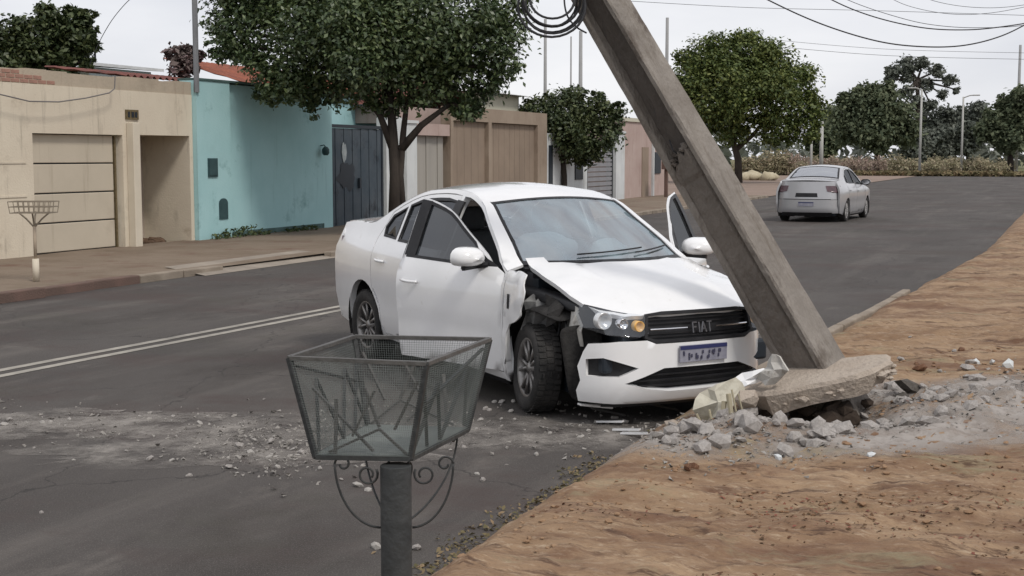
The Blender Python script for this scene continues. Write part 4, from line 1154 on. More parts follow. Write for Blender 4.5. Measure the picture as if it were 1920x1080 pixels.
# loose rubble: every chunk one can pick out is a thing
protos = []
def chunk(name, label, group, x, y, r, z=None, key='rubble', cat='rubble'):
    seed = rnd.randrange(14)
    if (key, seed) not in chunk.lib:
        o = MB().rock((0, 0, 0), 1.0, seed + 900, .75).build(name, M[key])
        chunk.lib[(key, seed)] = o.data
    else:
        o = put(bpy.data.objects.new(name, chunk.lib[(key, seed)]))
    if z is None: z = vz(x, y) if x > kx(y) else 0
    o.location = (x, y, z + r * .35)
    o.scale = (r, r, r)
    o.rotation_euler = (rnd.uniform(-.5, .5), rnd.uniform(-.5, .5), rnd.uniform(0, 6.28))
    return tag(o, label, cat, group)
chunk.lib = {}
for i in range(120):                                    # the heap before and right of the slab
    u = rnd.betavariate(1.3, 1.3)
    px = 1210 + 640 * u
    py = 806 + rnd.gauss(0, 12) - max(0, px - 1540) * .16 + (8 if 1430 < px < 1640 else 0)
    p = atz(px, py, .14)
    chunk('concrete_chunk', 'pale grey concrete chunk in the rubble round the lifted slab', 'concrete chunks round the lifted slab', p.x, p.y, (.014 + .055 * rnd.random() ** 1.7) * (1.3 if 1230 < px < 1420 else 1))
for i in range(60):
    px = rnd.uniform(1610, 1918); py = 735 + rnd.gauss(0, 34)
    p = atz(px, py, .15)
    chunk('concrete_chunk', 'grey concrete chunk scattered over the dirt right of the slab', 'concrete chunks right of the slab', p.x, p.y, .014 + .055 * rnd.random() ** 2)
for px, py, r in ((1705, 758, .085), (1690, 765, .05)):
    p = atz(px, py, .15)
    chunk('concrete_chunk', 'dark grey lump, ' + ('largest' if r > .06 else 'smaller one just below it') + ' in the rubble right of the slab', None, p.x, p.y, r, key='rubble_dark')
for i, (px, py, r) in enumerate(((1803, 645, .045), (1725, 690, .05), (1718, 680, .03), (1300, 858, .04), (1290, 864, .03))):
    p = atz(px, py, .15)
    chunk('clod', ['red earth clod alone on the dirt at upper right', 'red clod just right of the slab', 'small red clod touching the one right of the slab', 'dark red clod in front of the rubble', 'smaller dark red clod in front of the rubble'][i], None, p.x, p.y, r, key='clod', cat='clod')
for i, (px, py, r) in enumerate(((1460, 842, .028), (1632, 850, .026), (1830, 676, .05), (1860, 680, .04), (1890, 684, .05))):
    p = atz(px, py, .15)
    chunk('concrete_chunk', 'white plaster chunk lying on the dirt beyond the heap', 'white plaster chunks on the dirt', p.x, p.y, r, key='whitewash')
for i in range(46):                                     # scattered on the asphalt between basket and rubble
    px, py = rnd.uniform(800, 1210), 0
    py = 790 + (px - 1000) * .04 + rnd.gauss(0, 32)
    p = atz(px, max(py, 755), 0)
    if p.x < kx(p.y) - .02: chunk('concrete_chunk', 'small pale concrete chunk on the asphalt below the car', 'concrete chunks below the car', p.x, p.y, rnd.uniform(.009, .026), key='debris' if i % 3 else 'rubble')
road_debris = [(18, 790, .05), (8, 798, .04), (80, 795, .045), (95, 793, .035), (130, 788, .03), (325, 782, .028), (375, 795, .034), (392, 797, .022), (280, 863, .04), (322, 865, .028),
               (355, 894, .032), (138, 864, .022), (78, 962, .02), (450, 838, .05), (478, 828, .034), (508, 830, .045), (470, 850, .04), (505, 860, .04), (430, 878, .04), (428, 860, .025),
               (445, 888, .02), (565, 852, .05), (520, 878, .03), (600, 880, .03), (672, 912, .04), (690, 920, .03), (640, 900, .02), (870, 840, .026), (905, 902, .034), (895, 890, .028), (845, 845, .02),
               (918, 770, .03), (940, 800, .02), (705, 1028, .05), (780, 1030, .04)]
for px, py, r in road_debris:
    p = atz(px, py, 0)
    chunk('concrete_chunk', 'pale chunk of debris on the open asphalt around and left of the basket', 'debris on the open road', p.x, p.y, r * .62, key='debris' if rnd.random() < .7 else 'rubble')
for i in range(16):
    px = rnd.uniform(0, 640); py = 800 + px * .07 + rnd.gauss(0, 26)
    p = atz(px, py, 0)
    chunk('concrete_chunk', 'pale chunk of debris on the open asphalt around and left of the basket', 'debris on the open road', p.x, p.y, rnd.uniform(.006, .014), key='rubble')
for i, (px, py) in enumerate(((1150, 805), (1120, 790), (1165, 812))):
    a = atz(px, py, .015)
    tag(MB().bar(a, a + CR * .16 - CF * .1 + Vector((0, 0, .01)), .03, .012).build('trim_shard', M['white_paint']),
        'white shard of car trim lying on the asphalt in front of the bumper', 'shard', 'trim shards in front of the bumper')
# fine grit: crushed concrete on the dirt and dust swept over the road
V, F = [], []
mb = MB()
for i in range(5600):
    if i < 3800:
        px = 1200 + 730 * rnd.betavariate(1.1, 1.0); py = 802 + rnd.gauss(0, 27) - max(0, px - 1500) * .15
        p = atz(px, py, .14); z = vz(p.x, p.y) if p.x > kx(p.y) else 0
    else:
        px = rnd.uniform(0, 1230) if rnd.random() < .5 else rnd.gauss(500, 80); py = (805 if px > 600 else 790 + px * .09) + rnd.gauss(0, 28)
        p = atz(px, max(py, 750), 0); z = vz(p.x, p.y) if p.x > kx(p.y) else 0
    r = .003 + .02 * rnd.random() ** 2
    s = [Vector((rnd.uniform(-1, 1), rnd.uniform(-1, 1), rnd.uniform(-.2, 1))) * r + Vector((p.x, p.y, z)) for _ in range(5)]
    mb.add(s, [(0, 1, 2), (0, 2, 3), (0, 3, 4), (0, 4, 1), (1, 2, 3)])
tag(mb.build('grit', M['grit']), 'fine pale grit of crushed concrete spread around the pole foot and road', 'grit', kind='stuff')
# dusty film: pale swept patches with ragged edges, millimetres proud of the asphalt
def patch(cx, cy, rx, ry, rz, seed, lift, m, label, holes=.0):
    vs, nn = [(0, 0, lift)], 46
    for k in range(nn):
        a = 2 * math.pi * k / nn
        r = 1 + .55 * noise.noise((math.cos(a) * 1.7, math.sin(a) * 1.7, seed)) + .3 * noise.noise((math.cos(a) * 6, math.sin(a) * 6, seed + 9))
        vs.append((rx * r * math.cos(a), ry * r * math.sin(a), lift))
    o = MB().add(vs, [(0, 1 + k, 1 + (k + 1) % nn) for k in range(nn)]).build('dust_film', m)
    o.location = (cx, cy, 0); o.rotation_euler = (0, 0, rz)
    return tag(o, label, 'dust', kind='stuff')
dust = bpy.data.materials.new('swept_dust'); dust.use_nodes = True
dn, dl = dust.node_tree.nodes, dust.node_tree.links
b = dn['Principled BSDF']; b.inputs['Base Color'].default_value = (.30, .275, .25, 1); b.inputs['Roughness'].default_value = 1
tcd = dn.new('ShaderNodeTexCoord'); nzd = dn.new('ShaderNodeTexNoise'); nzd.inputs['Scale'].default_value = 2.6; nzd.inputs['Detail'].default_value = 9; nzd.inputs['Roughness'].default_value = .7
rpd = dn.new('ShaderNodeValToRGB'); rpd.color_ramp.elements[0].position = .42; rpd.color_ramp.elements[1].position = .66
rpd.color_ramp.elements[1].color = (.75, .75, .75, 1)
gr = dn.new('ShaderNodeTexGradient'); gr.gradient_type = 'SPHERICAL'
mpd = dn.new('ShaderNodeMapping'); mpd.inputs['Scale'].default_value = (.52, 1.7, 1)
mm = dn.new('ShaderNodeMath'); mm.operation = 'MULTIPLY'
m2 = dn.new('ShaderNodeMath'); m2.operation = 'MULTIPLY'; m2.inputs[1].default_value = 2.2; m2.use_clamp = True
dl.new(tcd.outputs['Object'], nzd.inputs['Vector']); dl.new(tcd.outputs['Object'], mpd.inputs['Vector']); dl.new(mpd.outputs['Vector'], gr.inputs['Vector'])
dl.new(nzd.outputs['Fac'], rpd.inputs['Fac']); dl.new(gr.outputs['Fac'], m2.inputs[0]); dl.new(rpd.outputs['Color'], mm.inputs[0]); dl.new(m2.outputs[0], mm.inputs[1])
dl.new(mm.outputs[0], b.inputs['Alpha'])
for (px, py), rx, ry, sd in (((270, 800), 1.5, .42, 1), ((490, 843), 1.4, .45, 2), ((90, 788), 1.0, .36, 3), ((980, 815), 1.4, .75, 4)):
    p = atz(px, py, 0)
    patch(p.x, p.y, rx, ry, YAW + R(4), sd, .003 + .001 * sd, dust, 'pale concrete dust swept across the asphalt left of the basket')

dv = dust.copy(); dv.name = 'crushed_concrete_dust'
dv.node_tree.nodes['Principled BSDF'].inputs['Base Color'].default_value = (.33, .30, .275, 1)
for nd in dv.node_tree.nodes:
    if nd.type == 'MAPPING': nd.inputs['Scale'].default_value = (.58, 1.5, 1)
    if nd.type == 'VALTORGB': nd.color_ramp.elements[0].position = .33; nd.color_ramp.elements[1].position = .6; nd.color_ramp.elements[1].color = (.9, .9, .9, 1)
for k, (px, py, rx, ry) in enumerate(((1540, 812, 1.7, .7), (1740, 770, 1.7, .72), (1890, 735, 1.5, .75))):
    p = atz(px, py, .14)
    xs, ys = np.linspace(-rx, rx, 90), np.linspace(-ry, ry, 46)
    X, Y = np.meshgrid(xs, ys)
    cY, sY = math.cos(YAW), math.sin(YAW)
    Z = verge_h(p.x + X * cY - Y * sY, p.y + X * sY + Y * cY) + .004 + .003 * k
    idx = np.arange(X.size).reshape(X.shape)
    Fq = np.stack([idx[:-1, :-1], idx[:-1, 1:], idx[1:, 1:], idx[1:, :-1]], -1).reshape(-1, 4)
    o = npmesh('dust_film', np.stack([X, Y, Z], -1).reshape(-1, 3), Fq, dv, None, True)
    o.location = (p.x, p.y, 0); o.rotation_euler = (0, 0, YAW)
    tag(o, ('grey concrete dust over the dirt before the lifted slab', 'grey concrete dust over the dirt right of the lifted slab', 'grey concrete dust over the dirt at the right edge')[k], 'dust', kind='stuff')

# ------------------------------------------------------------------ rubbish basket on a post, near the viewer
zr, zb = 1.22, .968
rim = [atz(542, 671, zr), atz(800, 682, zr), atz(918, 636, zr), atz(664, 631, zr)]
bot = [atz(592, 857, zb), atz(770, 860, zb), atz(876, 806, zb), atz(690, 800, zb)]
bc = sum(bot, Vector()) / 4
W = thing('waste_basket', 'dark metal kerbside waste basket with lattice sides on a pipe post', 'waste basket', (bc.x, bc.y, vz(bc.x, bc.y)))
o0 = W.location.copy()
loc = lambda p: Vector(p) - o0
rm = MB()
for i in range(4): rm.bar(loc(rim[i]), loc(rim[(i + 1) % 4]), .014, .011)
rm.build('rim', M['bin_metal'], W, bevel=.001)
bt = MB()
for i in range(4): bt.bar(loc(bot[i]), loc(bot[(i + 1) % 4]), .014, .012)
bt.bar(loc(bot[0].lerp(bot[1], .33)), loc(bot[3].lerp(bot[2], .33)), .012, .008).bar(loc(bot[0].lerp(bot[1], .66)), loc(bot[3].lerp(bot[2], .66)), .012, .008)
bt.build('bottom_frame', M['bin_dark'], W)
for i in range(4):
    MB().bar(loc(rim[i]), loc(bot[i]), .013, .013).build('corner_bar', M['bin_dark'], W)
def fp(i, u, v, off=0.0):
    """a point on side i: u along, v from rim (0) to bottom (1)"""
    a = rim[i].lerp(rim[(i + 1) % 4], u); c = bot[i].lerp(bot[(i + 1) % 4], u)
    p = a.lerp(c, v)
    nrm = (rim[(i + 1) % 4] - rim[i]).cross(bot[i] - rim[i]).normalized()
    return loc(p + nrm * off)
for i in range(4):
    f = MB()
    for (u0, v0), (u1, v1) in ((((.12, .30), (.60, .93)), ((.30, .40), (.20, .98)), ((.14, .95), (.66, .70)), ((.66, .70), (.96, .97)), ((.62, .30), (.40, .78)), ((.54, .28), (.66, .68)), ((.95, .18), (.80, .70))) if i % 2 == 0 else
                               (((.05, .97), (.28, .30)), ((.28, .30), (.52, .97)), ((.52, .97), (.74, .28)), ((.74, .28), (.96, .95)), ((.05, .5), (.96, .1)), ((.3, .97), (.06, .25)))):
        f.bar(fp(i, u0, v0, .007), fp(i, u1, v1, .007), .009, .006)
    f.build('lattice', M['bin_dark'] if i % 2 else M['bin_metal'], W)
    w = MB()
    for k in range(1, 56):
        w.bar(fp(i, k / 56, .02, -.004), fp(i, k / 56, .98, -.004), .00065, .00065)
    for k in range(1, 40):
        w.bar(fp(i, .01, k / 40, -.006), fp(i, .99, k / 40, -.006), .00065, .00065)
    tag(w.build('wire_mesh', M['bin_mesh'], W), kind='stuff')
fl = MB()
fl.add([loc(b + Vector((0, 0, .004))) for b in bot] + [loc(b + Vector((0, 0, .008))) for b in bot], [(3, 2, 1, 0), (4, 5, 6, 7)] + [(i, (i + 1) % 4, 4 + (i + 1) % 4, 4 + i) for i in range(4)])
fl.build('floor_plate', M['bin_mesh'], W)
pc = atz(742, 870, .955)
MB().lathe([(0, -.25), (.041, -.25), (.041, .952 - o0.z), (.0, .952 - o0.z)], 20, 'z', (pc.x - o0.x, pc.y - o0.y, 0)).build('post', M['bin_dark'], W, True, bevel=.002)
pl = Vector((pc.x - o0.x, pc.y - o0.y, -o0.z))
for k, tgt in enumerate((bot[0].lerp(bot[1], .2), bot[0].lerp(bot[1], .98), bot[2].lerp(bot[3], .1), bot[3].lerp(bot[0], .1))):
    d = Vector((tgt.x - pc.x, tgt.y - pc.y, 0)); L = max(d.length, .12); d.normalize()
    L = max(L, .15)
    pts = [pl + d * (.042 + (L - .042) * math.sin(t * math.pi / 2)) + Vector((0, 0, .785 + .17 * (1 - math.cos(t * math.pi / 2)))) for t in np.linspace(0, 1, 16)]
    c = pts[-1] - d * .022 + Vector((0, 0, -.004))
    curl = [c + d * (.022 - .0022 * (a - 0)) * math.cos(a) + Vector((0, 0, (.022 - .0022 * a) * math.sin(a))) for a in np.linspace(0, 6.2, 18)]
    c2 = pl + d * .075 + Vector((0, 0, .925))
    curl2 = [c2 + d * (.028 - .002 * a) * math.cos(a + 2.6) + Vector((0, 0, (.028 - .002 * a) * math.sin(a + 2.6))) for a in np.linspace(0, 7.4, 20)]
    MB().tube(pts + curl, .0032, 6).tube(curl2, .0032, 6).build('scroll_bracket', M['bin_dark'], W, True)

hp_ = MB()
for i in range(16):
    hp_.rock((-16.1 - rnd.uniform(.3, 1.1), rnd.uniform(20.7, 22.05), .06), rnd.uniform(.09, .2), 840 + i, .55)
tag(hp_.build('earth_heap', M['clod_dark'], None, True), 'low dark brown heap of earth and leaves on the floor of the beige recess', 'heap')
# pale basket on a pole across the road
p = atz(68, 524, .09)
Wb = thing('pole_basket', 'pale wire rubbish basket on a white based pole across the road', 'waste basket', (p.x, p.y, .07))
dl_ = (at(68, 300, 18.5) - p).length
mb = MB().tube([(0, 0, .0), (0, 0, .30)], .045, 10)
mb.build('base_sleeve', M['post_beige'], Wb, True)
MB().tube([(0, 0, .30), (0, 0, .74)], .022, 8).build('pole', M['bin_pale'], Wb, True)
yb_ = MB()
for sx, sy in ((-1, -.4), (1, .4), (.4, -.6), (-.4, .6)):
    yb_.tube([(0, 0, .72), (.1 * sx, .1 * sy, .84), (.2 * sx, .2 * sy, .93)], .012, 6)
yb_.build('fork', M['bin_rust'], Wb)
kb = MB()
e_, f_ = CR.copy(), Vector((-CR.y, CR.x, 0))
for z in (.92, 1.0, 1.07):
    q4 = [e_ * a * (.26 + (z - .92) * .15) + f_ * b * .17 + Vector((0, 0, z)) for a, b in ((-1, -1), (1, -1), (1, 1), (-1, 1))]
    for i in range(4): kb.bar(q4[i], q4[(i + 1) % 4], .014, .012)
for k in range(9):
    x = -1 + 2 * k / 8
    for b in (-1, 1): kb.bar(e_ * x * .26 + f_ * b * .17 + Vector((0, 0, .92)), e_ * x * .285 + f_ * b * .17 + Vector((0, 0, 1.07)), .008, .008)
    kb.bar(e_ * x * .26 - f_ * .17 + Vector((0, 0, .92)), e_ * x * .26 + f_ * .17 + Vector((0, 0, .92)), .008, .008)
kb.build('basket', M['bin_rust'], Wb)
tag(MB().rock(tuple(atz(25, 558, .0)), .09, 71, .6).rock(tuple(atz(45, 556, .0) + Vector((.05, 0, .03))), .05, 72, .6).build('kerb_rock', M['post_beige']), 'pale stone lying in the gutter below the pole basket', 'stone')

# ------------------------------------------------------------------ cars
# A car body is described by four height fields (side, top, front, rear); every panel, pane and lamp is a
# polygon laid on one of them, so that they share one continuous shape.  Local axes: x = car's left, y = backwards
# from the nose, z = up.
def pchip(xs, ys):
    xs, ys = np.array(xs, float), np.array(ys, float)
    h = np.diff(xs); d = np.diff(ys) / h
    m = np.zeros_like(ys)
    for i in range(1, len(xs) - 1):
        if d[i - 1] * d[i] > 0:
            w1, w2 = 2 * h[i] + h[i - 1], h[i] + 2 * h[i - 1]
            m[i] = (w1 + w2) / (w1 / d[i - 1] + w2 / d[i])
    m[0], m[-1] = d[0], d[-1]
    def f(x):
        x = min(max(x, xs[0]), xs[-1])
        i = min(max(int(np.searchsorted(xs, x)) - 1, 0), len(h) - 1)
        t = (x - xs[i]) / h[i]
        return float((2 * t ** 3 - 3 * t ** 2 + 1) * ys[i] + (t ** 3 - 2 * t ** 2 + t) * h[i] * m[i] + (-2 * t ** 3 + 3 * t ** 2) * ys[i + 1] + (t ** 3 - t ** 2) * h[i] * m[i + 1])
    return f

class Shape:
    """sedan shell; L length, W scale in width, Hs scale in height"""
    def __init__(s, L=4.48, W=1.0, A1=.95, A2=3.58, dz=0.0):
        s.L, s.W, s.A1, s.A2 = L, W, A1, A2
        s.k = 1.0
        k2 = (L - 2.4) / (4.48 - 2.4)
        s.Y = lambda v: v if v < 2.4 else 2.4 + (v - 2.4) * k2
        s._w = pchip([.12, .18, .26, .40, .58, .72, .80, .86, .92, .97, 1.03, 1.2, 1.35, 1.44, 1.52], [.74, .80, .83, .848, .860, .862, .858, .848, .825, .795, .765, .690, .618, .560, .47])
        s._z = pchip([s.Y(v) for v in (0, .06, .14, .4, .8, 1.0, 1.25, 1.55, 1.80, 1.95, 2.2, 2.5, 2.85, 3.1, 3.3, 3.55, 3.80, 3.9, 4.2, 4.4, 4.48)],
                     [.70, .745, .775, .88, .970, 1.02, 1.155, 1.300, 1.415, 1.450, 1.490, 1.505, 1.485, 1.445, 1.39, 1.28, 1.165, 1.15, 1.135, 1.11, 1.05])
        s._sh = pchip([s.Y(v) for v in (0, .6, 1.0, 1.8, 2.2, 2.8, 3.2, 3.8, 4.5)], [.25, .32, .42, .32, .05, -.05, -.35, -.35, -.05])
        s._cr = pchip([s.Y(v) for v in (0, 1.0, 1.9, 2.6, 3.2, 3.9, 4.5)], [.06, .07, .14, .17, .14, .06, .08])
    def w(s, y, z):
        v = s._w(z) * s.W
        if y < 1.0: v *= 1 - .13 * (1.0 - y) ** 2.2
        y3 = s.Y(3.5)
        if y > y3: v *= 1 - .10 * ((y - y3) / (s.L - y3)) ** 2
        if z < .8: v -= .010 * math.exp(-((z - .50) / .07) ** 2) * (1 if 1.3 < y < 3.4 else 0)      # scalloped doors
        return v
    def side(s, sg):
        return lambda y, z: Vector((-sg * s.w(y, z), y, z))          # sg +1: the car's right side
    def zt(s, y, l):
        y2 = y - s._sh(y) * (l / s.W) ** 2
        return s._z(y2) - s._cr(y) * (l / s.W) ** 2
    def top(s):
        return lambda y, l: Vector((-l, y, s.zt(y, l)))
    def fy(s, l, z):
        a = abs(l) / s.W
        v = .015 + .10 * (a / .6) ** 2 * .6 + .20 * (a / .78) ** 7
        v += .22 * max(0, z - .56) + (.05 * ((.32 - z) / .15) ** 2 if z < .32 else 0)
        return v
    def front(s):
        return lambda l, z: Vector((-l, s.fy(l, z), z))
    def ry(s, l, z):
        a = abs(l) / s.W
        v = s.L - (.05 * (a / .6) ** 2 + .20 * (a / .78) ** 7)
        v -= .16 * max(0, z - .62) + (.06 * ((.36 - z) / .15) ** 2 if z < .36 else 0)
        return v
    def rear(s):
        return lambda l, z: Vector((-l, s.ry(l, z), z))
    def rail(s, y):
        """(half width, z) where side and top meet"""
        lo, hi = .78, 1.52
        f = lambda z: s.zt(y, s.w(y, z)) - z
        if f(lo) < 0: return s.w(y, lo), s.zt(y, s.w(y, lo))
        for _ in range(40):
            m = (lo + hi) / 2
            if f(m) > 0: lo = m
            else: hi = m
        return s.w(y, lo), lo

def inpoly(p, poly):
    x, y = p; c = False
    for i in range(len(poly)):
        x0, y0 = poly[i - 1]; x1, y1 = poly[i]
        if (y0 > y) != (y1 > y) and x < (x1 - x0) * (y - y0) / (y1 - y0) + x0: c = not c
    return c

def dense(poly, h):
    out = []
    for i in range(len(poly)):
        a, b = poly[i - 1], poly[i]
        n = max(1, int(math.hypot(b[0] - a[0], b[1] - a[1]) / h))
        out += [(a[0] + (b[0] - a[0]) * k / n, a[1] + (b[1] - a[1]) * k / n) for k in range(n)]
    return out

def shrink(poly, d):
    n = len(poly)
    ar = sum(poly[i - 1][0] * poly[i][1] - poly[i][0] * poly[i - 1][1] for i in range(n))
    sg = 1 if ar > 0 else -1
    out = []
    for i in range(n):
        a, b, c = poly[i - 1], poly[i], poly[(i + 1) % n]
        t = Vector((c[0] - a[0], c[1] - a[1]))
        if t.length < 1e-9: out.append(b); continue
        t.normalize()
        out.append((b[0] - t.y * d * sg, b[1] + t.x * d * sg))
    return out

def panel(name, poly, field, m, parent, holes=(), h=.06, lift=0.0, rim=.018, gap=.0042, deform=None, xf=None, flip=False):
    """polygon with holes laid on a field, edges turned in"""
    hh = h
    loops = [dense(shrink(poly, gap), hh)] + [dense(q, hh) for q in holes]
    pts, edges, faces = [], [], []
    for lp in loops:
        k = len(pts); pts += lp
        edges += [(k + i, k + (i + 1) % len(lp)) for i in range(len(lp))]
    nb = len(pts)
    xs, ys = [p[0] for p in loops[0]], [p[1] for p in loops[0]]
    x0, x1, y0, y1 = min(xs), max(xs), min(ys), max(ys)
    x = x0 + hh * .5
    bpts = np.array(pts)
    while x < x1:
        y = y0 + hh * .5
        while y < y1:
            if inpoly((x, y), loops[0]) and not any(inpoly((x, y), q) for q in loops[1:]):
                if np.min((bpts[:, 0] - x) ** 2 + (bpts[:, 1] - y) ** 2) > (hh * .45) ** 2: pts.append((x, y))
            y += hh
        x += hh
    vo, eo, fo, *_ = delaunay_2d_cdt([Vector(p) for p in pts], edges, [], 0, 1e-6)
    keep = []
    for f in fo:
        c = sum((vo[i] for i in f), Vector((0, 0))) / len(f)
        if inpoly(c, loops[0]) and not any(inpoly(c, q) for q in loops[1:]): keep.append(tuple(f))
    e = .004
    def nrm(p):
        a = field(p[0] + e, p[1]) - field(p[0] - e, p[1]); b = field(p[0], p[1] + e) - field(p[0], p[1] - e)
        v = a.cross(b)
        return v.normalized() if v.length else Vector((0, 0, 1))
    N = [nrm(p) for p in vo]
    P = [field(p[0], p[1]) for p in vo]
    cen = Vector((0, 2.2, .6))
    sgn = 1 if sum((P[i] - cen).dot(N[i]) for i in range(len(P))) > 0 else -1
    if flip: sgn = -sgn
    N = [q * sgn for q in N]
    P = [p + q * lift for p, q in zip(P, N)]
    if deform: P = [deform(p, uv) for p, uv in zip(P, vo)]
    # orient faces
    out = []
    for f in keep:
        a, b, c = P[f[0]], P[f[1]], P[f[2]]
        out.append(f if (b - a).cross(c - a).dot(N[f[0]]) > 0 else tuple(reversed(f)))
    cnt = {}
    for f in out:
        for i in range(len(f)):
            k = (f[i - 1], f[i]); cnt[k] = 1
    bd = [k for k in cnt if (k[1], k[0]) not in cnt]
    nv = len(P)
    mid, low = {}, {}
    V = list(P)
    for a, b in bd:
        for i in (a, b):
            if i not in mid:
                mid[i] = len(V); V.append(P[i] - N[i] * .0005)
                low[i] = len(V); V.append(P[i] - N[i] * rim)
    for a, b in bd: out.append((mid[b], mid[a], low[a], low[b]))
    if xf: V = [xf(v) for v in V]
    return MB().add(V, out).build(name, m, parent, True)

def arc(cx, cy, r, a0, a1, n=14):
    return [(cx + r * math.cos(R(a0 + (a1 - a0) * i / n)), cy + r * math.sin(R(a0 + (a1 - a0) * i / n))) for i in range(n + 1)]

def wheel(parent, x, y, z, sgn, steer=0.0, r=.302, w=.19, cover=False, squash=0.0, tilt=0.0):
    """sgn -1: on the car's right. Built about its own hub, then placed"""
    hw = w / 2
    prof = [(r * .66, -hw * .8), (r * .78, -hw * 1.0), (r * .93, -hw * .98), (r * .985, -hw * .78), (r, -hw * .4), (r, hw * .4), (r * .985, hw * .78), (r * .93, hw * .98), (r * .78, hw * 1.0), (r * .66, hw * .8)]
    mb = MB().lathe(prof, 40, 'x')
    o = mb.build('wheel', M['rubber'], parent, True)
    for k in range(40):                                     # tread grooves as thin blocks
        a = 2 * math.pi * k / 40
    tr = MB()
    for k in range(44):
        a = 2 * math.pi * k / 44
        for c in (-.55, 0, .55):
            aa = a + (.03 if c else 0)
            p = Vector((c * hw, math.cos(aa) * (r + .001), math.sin(aa) * (r + .001)))
            t = Vector((0, -math.sin(aa), math.cos(aa)))
            tr.bar(p - t * .014, p + t * .014, .048, .008)
    tag(tr.build('tread', M['rubber'], o), kind='stuff')
    s = sgn
    rm = MB().lathe([(r * .70, s * hw * .75), (r * .66, s * hw * .86), (r * .60, s * hw * .62), (r * .58, -s * hw * .3), (r * .66, -s * hw * .75)], 36, 'x')
    rm.lathe([(.0, s * hw * .72), (.028, s * hw * .72), (.034, s * hw * .62), (.065, s * hw * .5), (.07, s * hw * .2)], 20, 'x')
    for k in range(14 if cover else 10):
        a = 2 * math.pi * (k // 2) / (7 if cover else 5) + (.17 if k % 2 else -.17)
        a2 = 2 * math.pi * (k // 2) / (7 if cover else 5) + (.24 if k % 2 else -.24)
        p0 = Vector((s * hw * .55, .05 * math.cos(a), .05 * math.sin(a)))
        p1 = Vector((s * hw * .66, r * .61 * math.cos(a2), r * .61 * math.sin(a2)))
        rm.bar(p0, p1, .026, .02)
    rm.build('rim', M['hubcap'] if cover else M['alloy'], o, True)
    MB().lathe([(0, s * .0), (r * .56, s * .0), (r * .56, -s * .02), (0, -s * .02)], 24, 'x').build('brake_disc', M['frame_dark'], o)
    o.location = (x, y, z)
    o.rotation_euler = (0, tilt, steer)
    return o

def cluster_pts(poly, n, seed):
    q = random.Random(seed); xs = [p[0] for p in poly]; ys = [p[1] for p in poly]
    out = []
    while len(out) < n:
        p = (q.uniform(min(xs), max(xs)), q.uniform(min(ys), max(ys)))
        if inpoly(p, poly): out.append(p)
    return out

